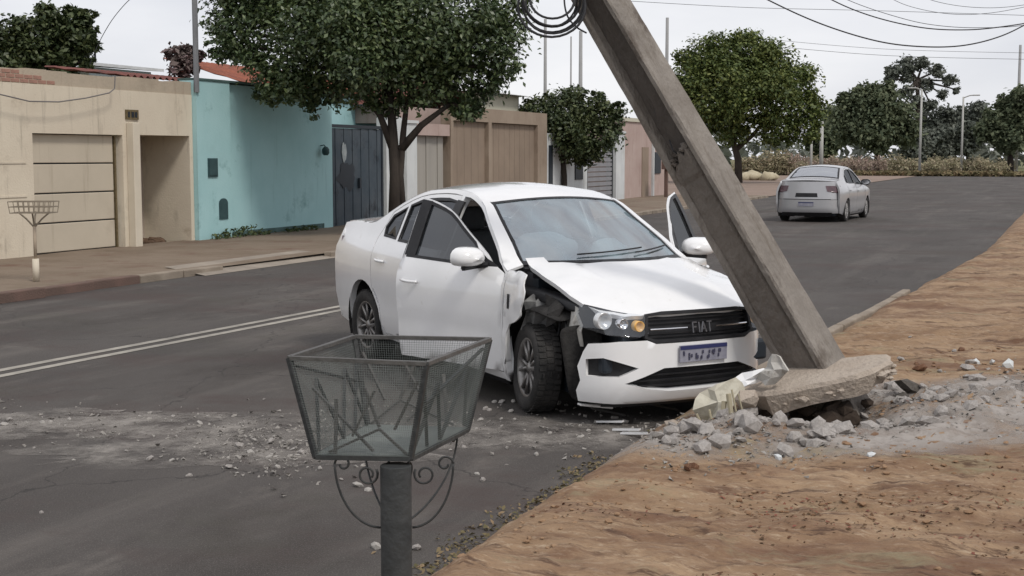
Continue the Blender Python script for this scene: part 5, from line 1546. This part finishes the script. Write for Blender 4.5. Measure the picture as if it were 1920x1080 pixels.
def sedan(root, S, paint, wreck):
    k, W = S.k, S.W
    side = {1: S.side(1), -1: S.side(-1)}
    top, front, rear = S.top(), S.front(), S.rear()
    A1, A2, L = S.A1, S.A2, S.L
    Y = S.Y
    railz = lambda y: S.rail(y)[1]
    railw = lambda y: S.rail(y)[0]
    ra = .335
    # ---- top panels
    nb = 13
    ws_base = [(Y(.985) + .25 * (l / .69) ** 2 * k, l * W) for l in np.linspace(-.67, .67, nb)]
    ws_top = [(Y(1.80) + .085 * (l / .54) ** 2 * k, l * W) for l in np.linspace(.54, -.54, nb)]
    wind = ws_base + ws_top
    def hood_def(p, uv):
        y, l = uv
        q = p.copy()
        if wreck:
            e = max(0, (l - .25) / .5)                       # the right-hand edge is sprung and rippled
            q.z += .012 * math.sin(y * 9) * e + .018 * e * e + .006 * noise.noise((y * 5, l * 5, 2))
            q.z += .010 * max(0, -l - .2) * math.sin(y * 7)
        else: q.z += 0
        if wreck: q.z += .010 * noise.noise((y * 4, l * 3, 7)) * min(1, max(0, l + .1) * 2) - .012 * math.exp(-((l - .42 + .3 * (y - .5)) / .03) ** 2) * max(0, .9 - y)
        crease = math.exp(-((abs(l) - (.34 + .10 * y)) / .05) ** 2) * .010
        q.z += crease
        return q
    hr = [(Y(v), railw(Y(v)) - .012) for v in (.36, .5, .7, .9, 1.1, 1.25)]
    hi = .15 if wreck else 0
    hood = [(y, l - (.085 + .065 * (y - .36) / .9 if wreck else 0)) for y, l in hr] + [(b[0] - .035, min(b[1], .67 * W - hi)) for b in reversed(ws_base)] + [(y, -l) for y, l in reversed(hr)]
    hood += [(S.fy(l, .735) + .008, l) for l in np.linspace(-.66 * W, .66 * W, 13)]
    ho = panel('bonnet', hood, top, paint, root, h=.055, deform=hood_def, rim=.03)
    panel('windscreen', wind, top, M['windscreen'], root, h=.07, lift=-.004, rim=.006)
    ring = [(b[0] - .03, b[1] * 1.015) for b in ws_base] + [(b[0] + .028, b[1] * 1.02) for b in ws_top]
    panel('windscreen_seal', ring, top, M['black_plastic'], root, holes=[[(p[0] + (.012 if i < nb else -.006), p[1] * .985) for i, p in enumerate(wind)]], h=.05, lift=.001, rim=.01, gap=0)
    cowl = [(b[0] - .06, b[1] * 1.03) for b in ws_base] + [(b[0] + .01, b[1]) for b in reversed(ws_base)]
    panel('cowl', cowl, top, M['black_plastic'], root, h=.05, lift=-.014, gap=0)
    for l0, l1 in ((.30, -.28), (-.18, -.60)):               # wipers
        pts = [top(Y(1.02) + .25 * (l / .69) ** 2 * k + .03 + .05 * t, l * W) + Vector((0, -.004, .014)) for t, l in ((t, l0 + (l1 - l0) * t) for t in np.linspace(0, 1, 7))]
        MB().tube(pts, .006, 6).build('wiper', M['black_plastic'], root)
    bl_top = [(Y(3.02) - .03 * (l / .5) ** 2, l * W) for l in np.linspace(-.50, .50, 9)]
    bl_bot = [(Y(3.70) - .10 * (l / .6) ** 2, l * W) for l in np.linspace(.60, -.60, 9)]
    back = bl_top + bl_bot
    rf = [(p[0] + .03, p[1]) for p in reversed(ws_top)]
    rr = [(p[0] - .03, p[1]) for p in bl_top]
    sy = [Y(v) for v in np.linspace(1.97, 2.95, 9)]
    roof = rf + [(y, railw(y) - .004) for y in sy] + list(reversed(rr)) + [(y, -railw(y) + .004) for y in reversed(sy)]
    ro = panel('roof', roof, top, paint, root, h=.08, gap=0)
    panel('rear_window', back, top, M['rear_glass'], root, h=.08, lift=-.004, rim=.006)
    bring = [(p[0] - .028, p[1] * 1.0 + math.copysign(.03, p[1])) for p in bl_top] + [(p[0] + .03, p[1] + math.copysign(.03, p[1])) for p in bl_bot]
    panel('rear_window_seal', bring, top, M['black_plastic'], root, holes=[[(p[0] + (.012 if i < 9 else -.012), p[1] * .975) for i, p in enumerate(back)]], h=.06, lift=.001, rim=.01, gap=0)
    for s in (1, -1):
        ap = [(b[0] + 0, s * b[1]) for b in [(Y(1.30), .70 * W), (Y(1.55), .655 * W), (Y(1.75), .60 * W), (Y(1.93), .54 * W)]]
        ap = [(y, s * (np.interp(y, [Y(1.235), Y(1.885)], [.685, .556]) * W)) for y in np.linspace(Y(1.19), Y(1.97), 8)]
        apo = [(y, s * (railw(y) + .001)) for y in np.linspace(Y(1.97), Y(1.19), 10)]
        panel('front_pillar', ap + apo, top, paint, root, h=.05, gap=0, lift=.004)
        cp = [(y, s * (np.interp(y, [Y(2.99), Y(3.62)], [.53, .635]) * W)) for y in np.linspace(Y(2.95), Y(3.74), 8)]
        cpo = [(y, s * (railw(y) + .001)) for y in np.linspace(Y(3.74), Y(2.95), 10)]
        panel('rear_pillar', cp + cpo, top, paint, root, h=.06, gap=0)
        # rounded roof edge from nose to tail
        rl = []
        for y in np.linspace(Y(1.22), Y(3.85), 40):
            w_, z_ = S.rail(y)
            rl.append((-s * (w_ - .016), y, z_ - .018))
        MB().tube(rl, .0215, 8).build('roof_rail', paint, root, True)
    sy = [Y(v) for v in np.linspace(3.80, 4.26, 6)]
    trunk = [(p[0] + .04, p[1]) for p in reversed(bl_bot)]
    trunk = [(Y(3.745) - .10 * (l / .6) ** 2, l * W) for l in np.linspace(-.62, .62, 9)] + [(y, railw(y) - .02) for y in sy] + \
            [(S.ry(l, 1.07) - .004, l) for l in np.linspace(.60 * W, -.60 * W, 9)] + [(y, -railw(y) + .02) for y in reversed(sy)]
    panel('boot_lid', trunk, top, paint, root, h=.07)
    # ---- side panels
    for s in (1, -1):
        f = side[s]
        off = .18 if (wreck and s == -1) else 0.0
        D = lambda v, off=off: Y(v + off)
        fd = [(D(1.22), .235), (D(2.27), .225), (D(2.29), .80)]
        top_fd = [(y, railz(y) - .035) for y in np.linspace(D(2.26), D(1.36), 12)]
        fd = fd + top_fd + [(D(1.21), .93), (D(1.195), .70)]
        fwin = [(D(1.42), .965), (D(2.235), .985)] + [(y, railz(y) - .068) for y in np.linspace(D(2.225), D(1.585), 9)]
        mirror_tri = [(D(1.275), .965), (D(1.405), .965), (D(1.555), railz(D(1.555)) - .068), (D(1.42), railz(D(1.42)) - .066)]
        rd = [(D(2.30), .225), (A2 - ra - .10, .225), (A2 - ra - .03, .30)] + [(A2 + (ra + .03) * math.cos(R(a)), .30 + (ra + .03) * math.sin(R(a))) for a in (170, 155, 140, 125)] + \
             [(Y(3.42), .80), (Y(3.44), 1.0)] + [(y, railz(y) - .035) for y in np.linspace(Y(3.33), D(2.32), 9)] + [(D(2.305), .80)]
        rwin = [(D(2.36), 1.01), (Y(3.06), 1.02)] + [(y, railz(y) - .085) for y in np.linspace(Y(3.06), D(2.36), 6)]
        qwin = [(Y(3.12), 1.025), (Y(3.34), 1.04), (Y(3.36), 1.10), (Y(3.30), railz(Y(3.30)) - .085), (Y(3.12), railz(Y(3.12)) - .085)]

        # the rear three-quarter shell with the door openings cut out
        shell = [(D(1.17), .17), (A2 - ra, .17)] + [(A2 + ra * math.cos(R(a)), .30 + ra * math.sin(R(a))) for a in np.linspace(200, -20, 17)] + \
                [(A2 + ra + .05, .20), (Y(4.22), .24), (Y(4.30), .45), (Y(4.30), .80), (Y(4.27), railz(Y(4.27)) - .01)] + [(y, railz(y) - .006) for y in np.linspace(Y(4.15), D(1.28), 26)] + [(D(1.18), .94)]
        panel('side_shell', shell, f, paint, root, holes=[shrink(fd, -.004), shrink(rd, -.004)], h=.065, gap=0, rim=.05)
        panel('rear_door', rd, f, paint, root, holes=[shrink(rwin, -.004), shrink(qwin, -.004)], h=.06)
        if not wreck or s == -1:
            pass
        rdo = root.children[-1] if False else None
        for nm, q, lf in (('rear_door_glass', rwin, -.012), ('quarter_glass', qwin, -.010)):
            panel(nm, q, f, M['side_glass'], root, h=.08, lift=lf, rim=.004, gap=0)
        for q in (rwin, qwin):
            panel('window_seal', shrink(q, -.018), f, M['black_plastic'], root, holes=[shrink(q, .006)], h=.06, lift=.002, rim=.012, gap=0)
        panel('door_pillar_trim', [(D(2.24), 1.0), (D(2.35), 1.0), (D(2.35), railz(D(2.35)) - .07), (D(2.24), railz(D(2.24)) - .07)], f, M['black_plastic'], root, h=.05, lift=.003, gap=0)
        if not (wreck and s == 1):
            fen = [(Y(.34), .60), (Y(.33), .50), (A1 - ra - .02, .46)] + [(A1 + ra * math.cos(R(a)), .30 + ra * math.sin(R(a))) for a in np.linspace(153, -18, 14)] + \
                  [(max(D(1.165), A1 + ra + .01), .185), (D(1.165), .93)] + [(y, railz(y) - .006) for y in np.linspace(D(1.16), Y(.42), 9)]
            panel('front_wing', fen, f, paint, root, h=.055)
        panel('sill', [(Y(1.24), .13), (A2 - ra, .13), (A2 - ra, .175), (Y(1.24), .175)], f, M['black_plastic'], root, h=.06, lift=.002, gap=0)
        # front door with window, mirror and handle: built shut, then swung on its hinge
        ang = 0.0
        if wreck: ang = R(18.5) if s == 1 else R(47)
        hx, hy = -s * (S.w(D(1.22), .6) - .03), D(1.22)
        def xf(v, a=-ang * s, hx=hx, hy=hy):
            c, q = math.cos(-a), math.sin(-a)
            x, y = v.x - hx, v.y - hy
            return Vector((hx + c * x - q * y, hy + q * x + c * y, v.z))
        door = panel('front_door', fd, f, paint, root, holes=[shrink(fwin, -.004), shrink(mirror_tri, -.004)], h=.055, xf=xf)
        panel('inner_card', [(y + .02 * (1 if y < 2 else -1), z + (.03 if z < .5 else 0)) for y, z in fd[:3]] + [(D(2.25), .98), (D(1.30), .95), (D(1.24), .8)], f, M['cabin'], door, h=.1, lift=-.055, xf=xf, rim=.02)
        panel('glass', fwin, f, M['side_glass'], door, h=.08, lift=-.012, rim=.004, gap=0, xf=xf)
        panel('seal', shrink(fwin, -.016), f, M['black_plastic'], door, holes=[shrink(fwin, .006)], h=.06, lift=.002, rim=.012, gap=0, xf=xf)
        panel('pillar_trim', [(D(2.15), .985), (D(2.262), .985), (D(2.255), railz(D(2.25)) - .05), (D(2.145), railz(D(2.15)) - .05)], f, M['black_plastic'], door, h=.05, lift=.003, rim=.012, gap=0, xf=xf)
        panel('mirror_sail', mirror_tri, f, M['black_plastic'], door, h=.05, lift=.001, rim=.012, gap=0, xf=xf)
        hb = MB()
        hp = [f(D(2.05) + t * .17, .80 + .004 * t) + Vector((-s * (.012 + .022 * math.sin(math.pi * t)), 0, 0)) for t in np.linspace(0, 1, 9)]
        hb.tube([xf(v) for v in hp], .012, 8)
        hb.build('handle', paint, door, True)
        mc = f(D(1.47), .985) + Vector((-s * .135, -.02, .035))
        vs, fs = [], []
        nu, nv = 12, 18
        for i in range(nu + 1):
            t = i / nu
            y = -.085 + .15 * t
            r = max(.001, (1 - (1 - min(t * 1.25, 1)) ** 2.2)) ** .5
            for j in range(nv):
                a = 2 * math.pi * j / nv
                ca, sa = math.cos(a), math.sin(a)
                sx = math.copysign(abs(ca) ** .75, ca) * .135; sz = math.copysign(abs(sa) ** .75, sa) * (.082 if sa > 0 else .058)
                vs.append(xf(mc + Vector((sx * r, y, sz * r))))
        for i in range(nu):
            for j in range(nv): fs.append((i * nv + j, i * nv + (j + 1) % nv, (i + 1) * nv + (j + 1) % nv, (i + 1) * nv + j))
        fs.append(tuple(range(nv)))
        mo = MB().add(vs, fs).build('mirror_housing', paint, door, True)
        MB().add([xf(mc + Vector((math.cos(a) * .108, .066, math.sin(a) * .062))) for a in np.linspace(0, 2 * math.pi, 17)[:-1]], [tuple(range(16))]).build('mirror_glass', M['chrome'], door)
        MB().tube([xf(v) for v in (f(D(1.40), .975), mc + Vector((s * .07, .02, -.058)), mc + Vector((-s * .07, 0, -.062)))], .022, 6).build('mirror_arm', M['black_plastic'], door)
        # rear handle, arch liners
        hp = [f(Y(3.16) + t * .17, .83 + .004 * t) + Vector((-s * (.012 + .022 * math.sin(math.pi * t)), 0, 0)) for t in np.linspace(0, 1, 9)]
        MB().tube(hp, .012, 8).build('rear_handle', paint, root, True)
        for cy in ((A2, A1) if not (wreck and s == 1) else (A2,)):
            lv, lf = [], []
            an = np.linspace(-30, 210, 20)
            for a in an:
                for xx in (S.w(cy, .5) - .012, .45):
                    lv.append((-s * xx, cy + (ra + .012) * math.cos(R(a)), .30 + (ra + .012) * math.sin(R(a))))
            for i in range(len(an) - 1): lf.append((2 * i, 2 * i + 1, 2 * i + 3, 2 * i + 2))
            MB().add(lv, lf).build('arch_liner', M['torn_black'], root)
    # ---- floor, cabin
    MB().box((-.66 * W, Y(.5), .17), (.66 * W, Y(4.25), .27)).build('floor_pan', M['frame_dark'], root)
    MB().box((-.66 * W, Y(1.02), .26), (.66 * W, Y(1.10), .90)).build('bulkhead', M['frame_dark'], root)
    db = MB()
    pr = [(Y(1.10), .55), (Y(1.10), .93), (Y(1.25), .955), (Y(1.50), .95), (Y(1.62), .88), (Y(1.60), .72), (Y(1.5), .55)]
    vs = [(x, y, z) for x in (-.66 * W, .66 * W) for y, z in pr]
    n = len(pr)
    db.add(vs, [tuple(range(n - 1, -1, -1)), tuple(range(n, 2 * n))] + [(i, (i + 1) % n, n + (i + 1) % n, n + i) for i in range(n)])
    db.build('dashboard', M['cabin'], root)
    for x in (-.36, .36):
        sb = MB()
        sb.box((x * W - .25, Y(1.95), .28), (x * W + .25, Y(2.40), .56))
        vs = [(x * W + a * .245 * q, Y(2.36) + b + t * .20, .5 + t * .62) for t, q in ((0, 1), (.5, 1), (1, .8)) for a, b in ((-1, 0), (1, 0), (1, .13), (-1, .13))]
        sb.add(vs, [(0, 1, 2, 3), (11, 10, 9, 8)] + [(4 * i + j, 4 * i + (j + 1) % 4, 4 * i + 4 + (j + 1) % 4, 4 * i + 4 + j) for i in (0, 1) for j in range(4)])
        so = sb.build('front_seat', M['cabin_grey'], root, bevel=.04)
        MB().box((x * W - .13, Y(2.57), 1.12), (x * W + .13, Y(2.66), 1.31)).build('headrest', M['cabin_grey'], so, bevel=.04)
    MB().box((-.62 * W, Y(3.2), .28), (.62 * W, Y(3.55), .60)).build('rear_bench', M['cabin_grey'], root, bevel=.04)
    bb = MB()
    vs = [(x, Y(3.42) + b + t * .22, .55 + t * .5) for t in (0, 1) for x, b in ((-.62 * W, 0), (.62 * W, 0), (.62 * W, .14), (-.62 * W, .14))]
    bb.add(vs, [(0, 1, 2, 3), (7, 6, 5, 4)] + [(j, (j + 1) % 4, 4 + (j + 1) % 4, 4 + j) for j in range(4)]).build('rear_backrest', M['cabin_grey'], root, bevel=.03)
    MB().box((-.64 * W, Y(3.62), .95), (.64 * W, Y(3.80), .98)).build('parcel_shelf', M['cabin'], root)
    st = MB()
    c = Vector((.36 * W, Y(1.76), .92))
    st.tube([c + Vector((.18 * math.cos(a), .07 * math.sin(a), .17 * math.sin(a))) for a in np.linspace(0, 2 * math.pi, 25)[:-1]], .016, 8, closed=True)
    st.tube([c, c + Vector((0, -.22, -.1))], .03, 8)
    for a in (.2, 2.9, 4.7): st.bar(c, c + Vector((.18 * math.cos(a), .07 * math.sin(a), .17 * math.sin(a))), .04, .015)
    st.build('steering_wheel', M['cabin'], root)
    headl = [(y, l) for y, l in roof]
    panel('headlining', [(p[0], p[1] * .96) for p in roof], top, M['cabin_grey'], root, h=.12, lift=-.03, rim=.005)
    # ---- rear
    bumper_r = [(-.78 * W, .24), (.78 * W, .24), (.80 * W, .45), (.79 * W, .60), (-.79 * W, .60), (-.80 * W, .45)]
    panel('rear_bumper', bumper_r, rear, paint, root, h=.055, rim=.05, lift=.012)
    panel('rear_valance', [(-.60 * W, .17), (.60 * W, .17), (.62 * W, .27), (-.62 * W, .27)], rear, M['black_plastic'], root, h=.06, lift=.018)
    tg = [(-.62 * W, .61), (.62 * W, .61), (.58 * W, 1.075), (-.58 * W, 1.075)]
    panel('boot_face', tg, rear, paint, root, h=.055, rim=.03)
    for s in (1, -1):
        lp = [(s * .50 * W, .81), (s * .78 * W, .77), (s * .795 * W, .87), (s * .765 * W, .965), (s * .46 * W, .965)]
        panel('tail_lamp', lp, rear, M['tail_red'], root, h=.04, lift=.012, rim=.03)
        panel('tail_corner', [(s * .60 * W, .605), (s * .80 * W, .605), (s * .80 * W, .775), (s * .60 * W, .78)], rear, paint, root, h=.05, gap=0)
        panel('tail_top', [(s * .57 * W, .96), (s * .775 * W, .96), (s * .69 * W, 1.075), (s * .57 * W, 1.075)], rear, paint, root, h=.05, gap=0)
    panel('plate_recess', [(-.30, .66), (.30, .66), (.28, .775), (-.28, .775)], rear, M['black_plastic'], root, h=.05, lift=.003)
    pr_ = panel('rear_plate', [(-.2, .425), (.2, .425), (.2, .535), (-.2, .535)], rear, M['plate_white'], root, h=.06, lift=.028, rim=.006, gap=0)
    panel('plate_band', [(-.2, .51), (.2, .51), (.2, .535), (-.2, .535)], rear, M['plate_blue'], pr_, h=.06, lift=.030, rim=.002, gap=0)
    # ---- wheels
    for s in (1, -1):
        dn = -.0
        wheel(root, -s * (.745 * W), A2, .30, -s, 0, cover=not wreck)
        if wreck and s == 1: wheel(root, .0 - (.735 * W), A1 + .03, .305, -1, R(-13), tilt=R(3))
        else: wheel(root, -s * (.745 * W), A1, .30, -s, R(-5) if wreck else 0, cover=not wreck)
    return dict(side=side, top=top, front=front, rear=rear, Y=Y, railz=railz, railw=railw, ra=ra)

def front_end(root, S, paint, r, wreck):
    """bumper, grille, lamps; when wrecked the right-hand corner is torn open"""
    front, W = r['front'], S.W
    rx = .80
    low = [(-.80, .20), (-.62, .165), (.55, .165), (.79, .18), (.80, .26), (.47, .262), (.30, .235), (-.30, .235), (-.48, .262), (-.80, .27)]
    intake = [(-.56, .295), (-.42, .262), (-.25, .238), (.25, .238), (.42, .262), (.56, .30), (.44, .335), (.30, .385), (-.30, .385), (-.44, .335)]
    fog_r = [(.48, .395), (.60, .345), (.75, .345), (.75, .45), (.68, .462)]
    fog_l = [(-x, z) for x, z in reversed(fog_r)]
    main = [(-.815, .185), (-.60, .155), (.60, .155), (.80, .175), (.81, .30), (.80, .47), (.77, .585), (.60, .575), (.42, .578), (.36, .553), (-.36, .553), (-.42, .578), (-.60, .575), (-.79, .60), (-.815, .45)]
    if wreck:
        main = [(-.815, .185), (-.60, .155), (.60, .155), (.765, .165), (.785, .24), (.775, .31), (.785, .40), (.765, .50), (.745, .555), (.60, .575), (.42, .578), (.36, .553), (-.36, .553), (-.42, .578), (-.60, .575), (-.79, .60), (-.815, .45)]
    hl = [shrink(intake, -.004), shrink(fog_r, -.002), shrink(fog_l, -.002)]
    def bdef(p, uv):
        q = p.copy()
        if wreck and uv[0] < -.3: q.y += .22 * ((-uv[0] - .3) / .5) ** 2      # pushed in where it met the pole
        return q
    panel('front_bumper', main, front, paint, root, holes=hl, h=.042, rim=.045, deform=bdef)
    panel('lower_intake', shrink(intake, -.012), front, M['black_plastic'], root, h=.05, lift=-.05, gap=0, deform=bdef)
    bars = MB()
    for z in (.275, .31, .345):
        bars.tube([bdef(front(l, z) + Vector((0, .03, 0)), (l, z)) for l in np.linspace(-.50, .50, 15)], .007, 5)
    bars.build('intake_bars', M['black_plastic'], root)
    for q in (fog_r, fog_l):
        panel('fog_pocket', shrink(q, -.01), front, M['black_plastic'], root, h=.05, lift=-.035, gap=0, deform=bdef)
    panel('front_lip', [(-.7, .125), (.66, .125), (.66, .158), (-.7, .158)], front, M['black_plastic'], root, h=.06, lift=-.01, deform=bdef)
    grille = [(-.43, .59), (-.36, .562), (.36, .562), (.43, .59), (.41, .735), (.30, .745), (-.30, .745), (-.41, .735)]
    go = panel('grille', grille, front, M['black_plastic'], root, h=.05, lift=-.035, rim=.01, gap=0)
    gf = panel('grille_frame', shrink(grille, -.008), front, M['black_plastic'], root, holes=[shrink(grille, .014)], h=.05, lift=.004, rim=.04, gap=0)
    gb = MB()
    for z in (.59, .61, .675, .70):
        gb.tube([front(l, z) + Vector((0, .022, 0)) for l in np.linspace(-.40, .40, 13)], .006, 5)
    gb.build('grille_slat', M['black_plastic'], go)
    for a, b in ((-.39, -.115), (.115, .39)):
        MB().tube([front(l, .640) + Vector((0, .004, 0)) for l in np.linspace(a, b, 8)], .006, 6).build('chrome_strip', M['chrome'], go)
    # four plain block letters on the grille
    em = MB()
    def st(l, z, l2, z2, w=.009):
        em.bar(front(l, z) + Vector((0, -.010, 0)), front(l2, z2) + Vector((0, -.010, 0)), w, w)
    zc, hh = .640, .033
    x = .083                                       # letters run from the car's right to its left
    for ch in 'FIAT':
        if ch == 'F': st(x, zc - hh, x, zc + hh); st(x, zc + hh, x - .034, zc + hh); st(x, zc + .004, x - .028, zc + .004); x -= .050
        elif ch == 'I': st(x, zc - hh, x, zc + hh); x -= .018
        elif ch == 'A': st(x, zc - hh, x - .020, zc + hh); st(x - .020, zc + hh, x - .040, zc - hh); st(x - .009, zc - .010, x - .031, zc - .010); x -= .046
        else: st(x - .020, zc - hh, x - .020, zc + hh); st(x, zc + hh, x - .040, zc + hh)
    em.build('emblem', M['dim_chrome'], go)
    for s in (1, -1):
        q = [(s * .405, .615), (s * .47, .592), (s * .66, .61), (s * .765, .65), (s * .78, .74), (s * .755, .80), (s * .60, .765), (s * .42, .735)]
        ho = panel('headlight', q, front, M['black_plastic'], root, h=.04, lift=-.045, rim=.01, gap=0)
        panel('lens', q, front, M['lens'], ho, h=.04, lift=.002, rim=.006, gap=.003)
        for l, z, rr, m in ((.665, .700, .052, 'lamp_white'), (.565, .682, .032, 'chrome'), (.465, .665, .033, 'amber')):
            c = front(s * l, z) + Vector((0, .012, 0))
            lm = MB()
            lm.lathe([(0, .0), (rr * .45, .002), (rr * .55, -.004), (rr, -.022), (rr * 1.06, -.022), (rr * 1.06, .03)], 16, 'y', c)
            lm.build('bulb' if m != 'amber' else 'indicator', M[m], ho, True)
    pl = MB()
    c = front(-.02, .475)
    def bx(l0, l1, z0, z1, d0, d1):
        v = []
        for d in (d0, d1):
            v += [Vector((-l, S.fy(l, .475) - .012 - d, z)) for l, z in ((l0, z0), (l1, z0), (l1, z1), (l0, z1))]
        return v, [(0, 1, 2, 3), (7, 6, 5, 4), (0, 4, 5, 1), (1, 5, 6, 2), (2, 6, 7, 3), (3, 7, 4, 0)]
    pl.add(*bx(.20, -.18, .42, .53, 0, .012))
    po = pl.build('number_plate', M['plate_white'], root, bevel=.002)
    MB().add(*bx(.198, -.178, .503, .528, .0125, .015)).build('plate_band', M['plate_blue'], po)
    gl = MB()                                       # smeared, unreadable characters: bare strokes only
    q = random.Random(5)
    for i in range(7):
        l = .175 - i * .047
        for _ in range(3):
            a, b = q.uniform(-.013, .008), q.uniform(.43, .475)
            gl.add(*bx(l + a, l + a - .011, b, b + .022, .0125, .0145))
    tag(gl.build('plate_marks', M['plate_ink'], po), kind='stuff')

# --- the wrecked white sedan
CX, CY, CYAW = -2.132, 8.438, R(51.74)
car = thing('white_sedan', 'white sedan with smashed right front corner and both front doors open at the broken pole', 'car', (CX, CY, 0), CYAW)
SH = Shape(4.62, 1.0, .88, 3.68)
r = sedan(car, SH, M['white_paint'], True)
front_end(car, SH, M['white_paint'], r, True)
f1 = r['side'][1]
# what is left of the right wing, by the door
shred = [(1.17, .30), (1.17, .96), (1.0, .965), (.90, .95), (.88, .88), (.85, .84), (.86, .77), (.90, .71), (.89, .67), (.98, .62), (1.07, .59), (1.12, .52), (1.14, .40)]
def sdef(p, uv):
    q = p.copy(); e = max(0, 1.08 - uv[0])
    q.x -= .10 * e + .02 * noise.noise((uv[0] * 9, uv[1] * 9, 1)); q.z += .01 * noise.noise((uv[0] * 7, uv[1] * 7, 5))
    return q
panel('torn_wing', shred, f1, M['white_paint'], car, h=.035, deform=sdef, rim=.012)
panel('side_repeater', [(1.07, .70), (1.09, .70), (1.09, .80), (1.07, .80)], f1, M['black_plastic'], car, h=.03, lift=.012, gap=0)
def sheet(name, pts, m, thick=.006, seed=0, jit=.012, sub=2):
    return sheet_mesh(pts, thick, m, name, car, seed, jit, sub)
# bared inner structure on the right: apron, strut tower, chassis leg, splash shield, hanging liner
sheet('inner_apron', [[(-.60, y, z) for y in (.42, .6, .8, 1.0, 1.22)] for z in (.45, .58, .70, .80)], M['torn_black'], seed=2, jit=.02)
sheet('upper_rail', [[(-.66 + a, y, .785 + .06 * (y - .4) + b) for y in (.38, .55, .72, .92, 1.12, 1.28)] for a, b in ((-.05, -.05), (-.04, .0), (.03, .01))], M['black_plastic'], seed=3, jit=.012)
sheet('strut_tower', [[(-.66 + .14 * math.cos(a) * q, .98 + .14 * math.sin(a) * q, z) for a in np.linspace(2.0, 5.6, 7)] for q, z in ((1.0, .56), (.95, .68), (.8, .77), (.3, .79))], M['grey_metal'], seed=4, jit=.03, sub=0)
sheet('bent_bracket', [[(-.74, .55, .74), (-.75, .66, .77), (-.72, .78, .80)], [(-.78, .56, .70), (-.80, .68, .70), (-.76, .79, .74)], [(-.76, .58, .64), (-.77, .68, .63), (-.74, .76, .68)]], M['torn_black'], seed=5, jit=.03, sub=0)
sheet('bent_bracket', [[(-.70, .36, .72), (-.71, .44, .76), (-.69, .52, .78)], [(-.74, .37, .60), (-.76, .45, .64), (-.72, .53, .68)], [(-.72, .38, .50), (-.74, .46, .52), (-.70, .52, .58)]], M['torn_white'], seed=6, jit=.025, sub=0)
sheet('splash_shield', [[(-.56 - .02 * i, .34 + .02 * i, z), (-.70, .38, z), (-.83 + .02 * i, .45, z)] for i, z in enumerate((.66, .52, .38, .26, .16))], M['torn_black'], seed=7, jit=.02)
sheet('splash_shield', [[(-.50, .62, z), (-.54, .55, z), (-.60, .48, z + .02)] for z in (.62, .45, .30, .18)], M['torn_black'], seed=8, jit=.02)
sheet('hanging_liner', [[(-.62, y, z), (-.74, y + .02, z - .02), (-.80, y + .03, z - .05)] for y, z in ((.52, .70), (.66, .76), (.84, .755), (1.02, .72), (1.18, .64), (1.27, .50), (1.29, .34))], M['torn_black'], seed=9, jit=.022)
hang = MB()
rg = random.Random(8)
for i in range(9):                                      # loose looms and pipes
    a = Vector((-rg.uniform(.55, .72), rg.uniform(.42, 1.05), rg.uniform(.66, .8)))
    b = a + Vector((rg.uniform(-.12, .02), rg.uniform(-.2, .2), -rg.uniform(.1, .32)))
    m_ = (a + b) / 2 + Vector((-.06, rg.uniform(-.05, .05), -.03))
    hang.tube([a, a.lerp(m_, .6), m_, b.lerp(m_, .3), b], .007, 6)
hang.build('loose_hose', M['black_plastic'], car)
MB().lathe([(0, -.08), (.05, -.08), (.055, .08), (0, .08)], 14, 'z', (-.62, .62, .62)).build('fluid_tank', M['grey_metal'], car, True)
MB().box((-.50, .25, .28), (.50, .98, .70)).build('engine', M['frame_dark'], car, bevel=.06)
MB().box((-.68, .16, .36), (.66, .24, .50)).build('bumper_beam', M['frame_dark'], car, bevel=.02)
MB().box((-.55, .14, .48), (.55, .2, .72)).build('radiator', M['frame_dark'], car, bevel=.01)
for i, (a, b) in enumerate((((-.74, .36, .14), (-.50, .34, .10)), ((-.62, .40, .10), (-.42, .30, .05)), ((-.30, .20, .13), (-.05, .24, .06)))):
    MB().bar(a, b, .05, .015).build('torn_trim', M['white_paint'] if i == 0 else M['torn_black'], car, bevel=.004)
# spent airbags behind the screen
for x, y, z, sx, sy, sz, sd in ((-.34, 1.50, 1.06, .27, .19, .12, 3), (.34, 1.66, .98, .17, .10, .12, 5)):
    ab = MB()
    nu, nv = 12, 16
    vs, fs = [], []
    for i in range(nu + 1):
        for j in range(nv):
            th, ph = math.pi * i / nu, 2 * math.pi * j / nv
            d = Vector((math.sin(th) * math.cos(ph), math.sin(th) * math.sin(ph), math.cos(th)))
            q = 1 + .22 * noise.noise(d * 2.2 + Vector((sd, 0, 0)))
            vs.append((x + d.x * sx * q, y + d.y * sy * q, z + d.z * sz * q))
    for i in range(nu):
        for j in range(nv): fs.append((i * nv + j, (i + 1) * nv + j, (i + 1) * nv + (j + 1) % nv, i * nv + (j + 1) % nv))
    ab.add(vs, fs).build('airbag', M['airbag'], car, True)

# the nose has dropped on its broken corner: the body rides higher towards the tail
def tilt(o):
    for c in o.children:
        if c.name.split('.')[0] == 'wheel': continue
        for v in c.data.vertices: v.co.z += .022 * max(0, v.co.y - 1.0)
        tilt(c)
tilt(car)

# --- the silver sedan driving away
sp = at(1514, 412, 35.4)
sc = thing('silver_sedan', 'silver sedan driving away down the road seen from behind', 'car', (0, 0, 0), 0)
S2 = Shape(4.35, 1.06, .86, 3.44)
r2 = sedan(sc, S2, M['silver_paint'], False)
front_end(sc, S2, M['silver_paint'], r2, False)
hd = R(3.6)                                                # heading, turned right of the road's direction
sc.rotation_euler = (0, 0, math.pi - hd)
fw_ = Vector((math.sin(hd), math.cos(hd), 0))
sp.z = 0
sc.location = sp + fw_ * (4.35 - .2)
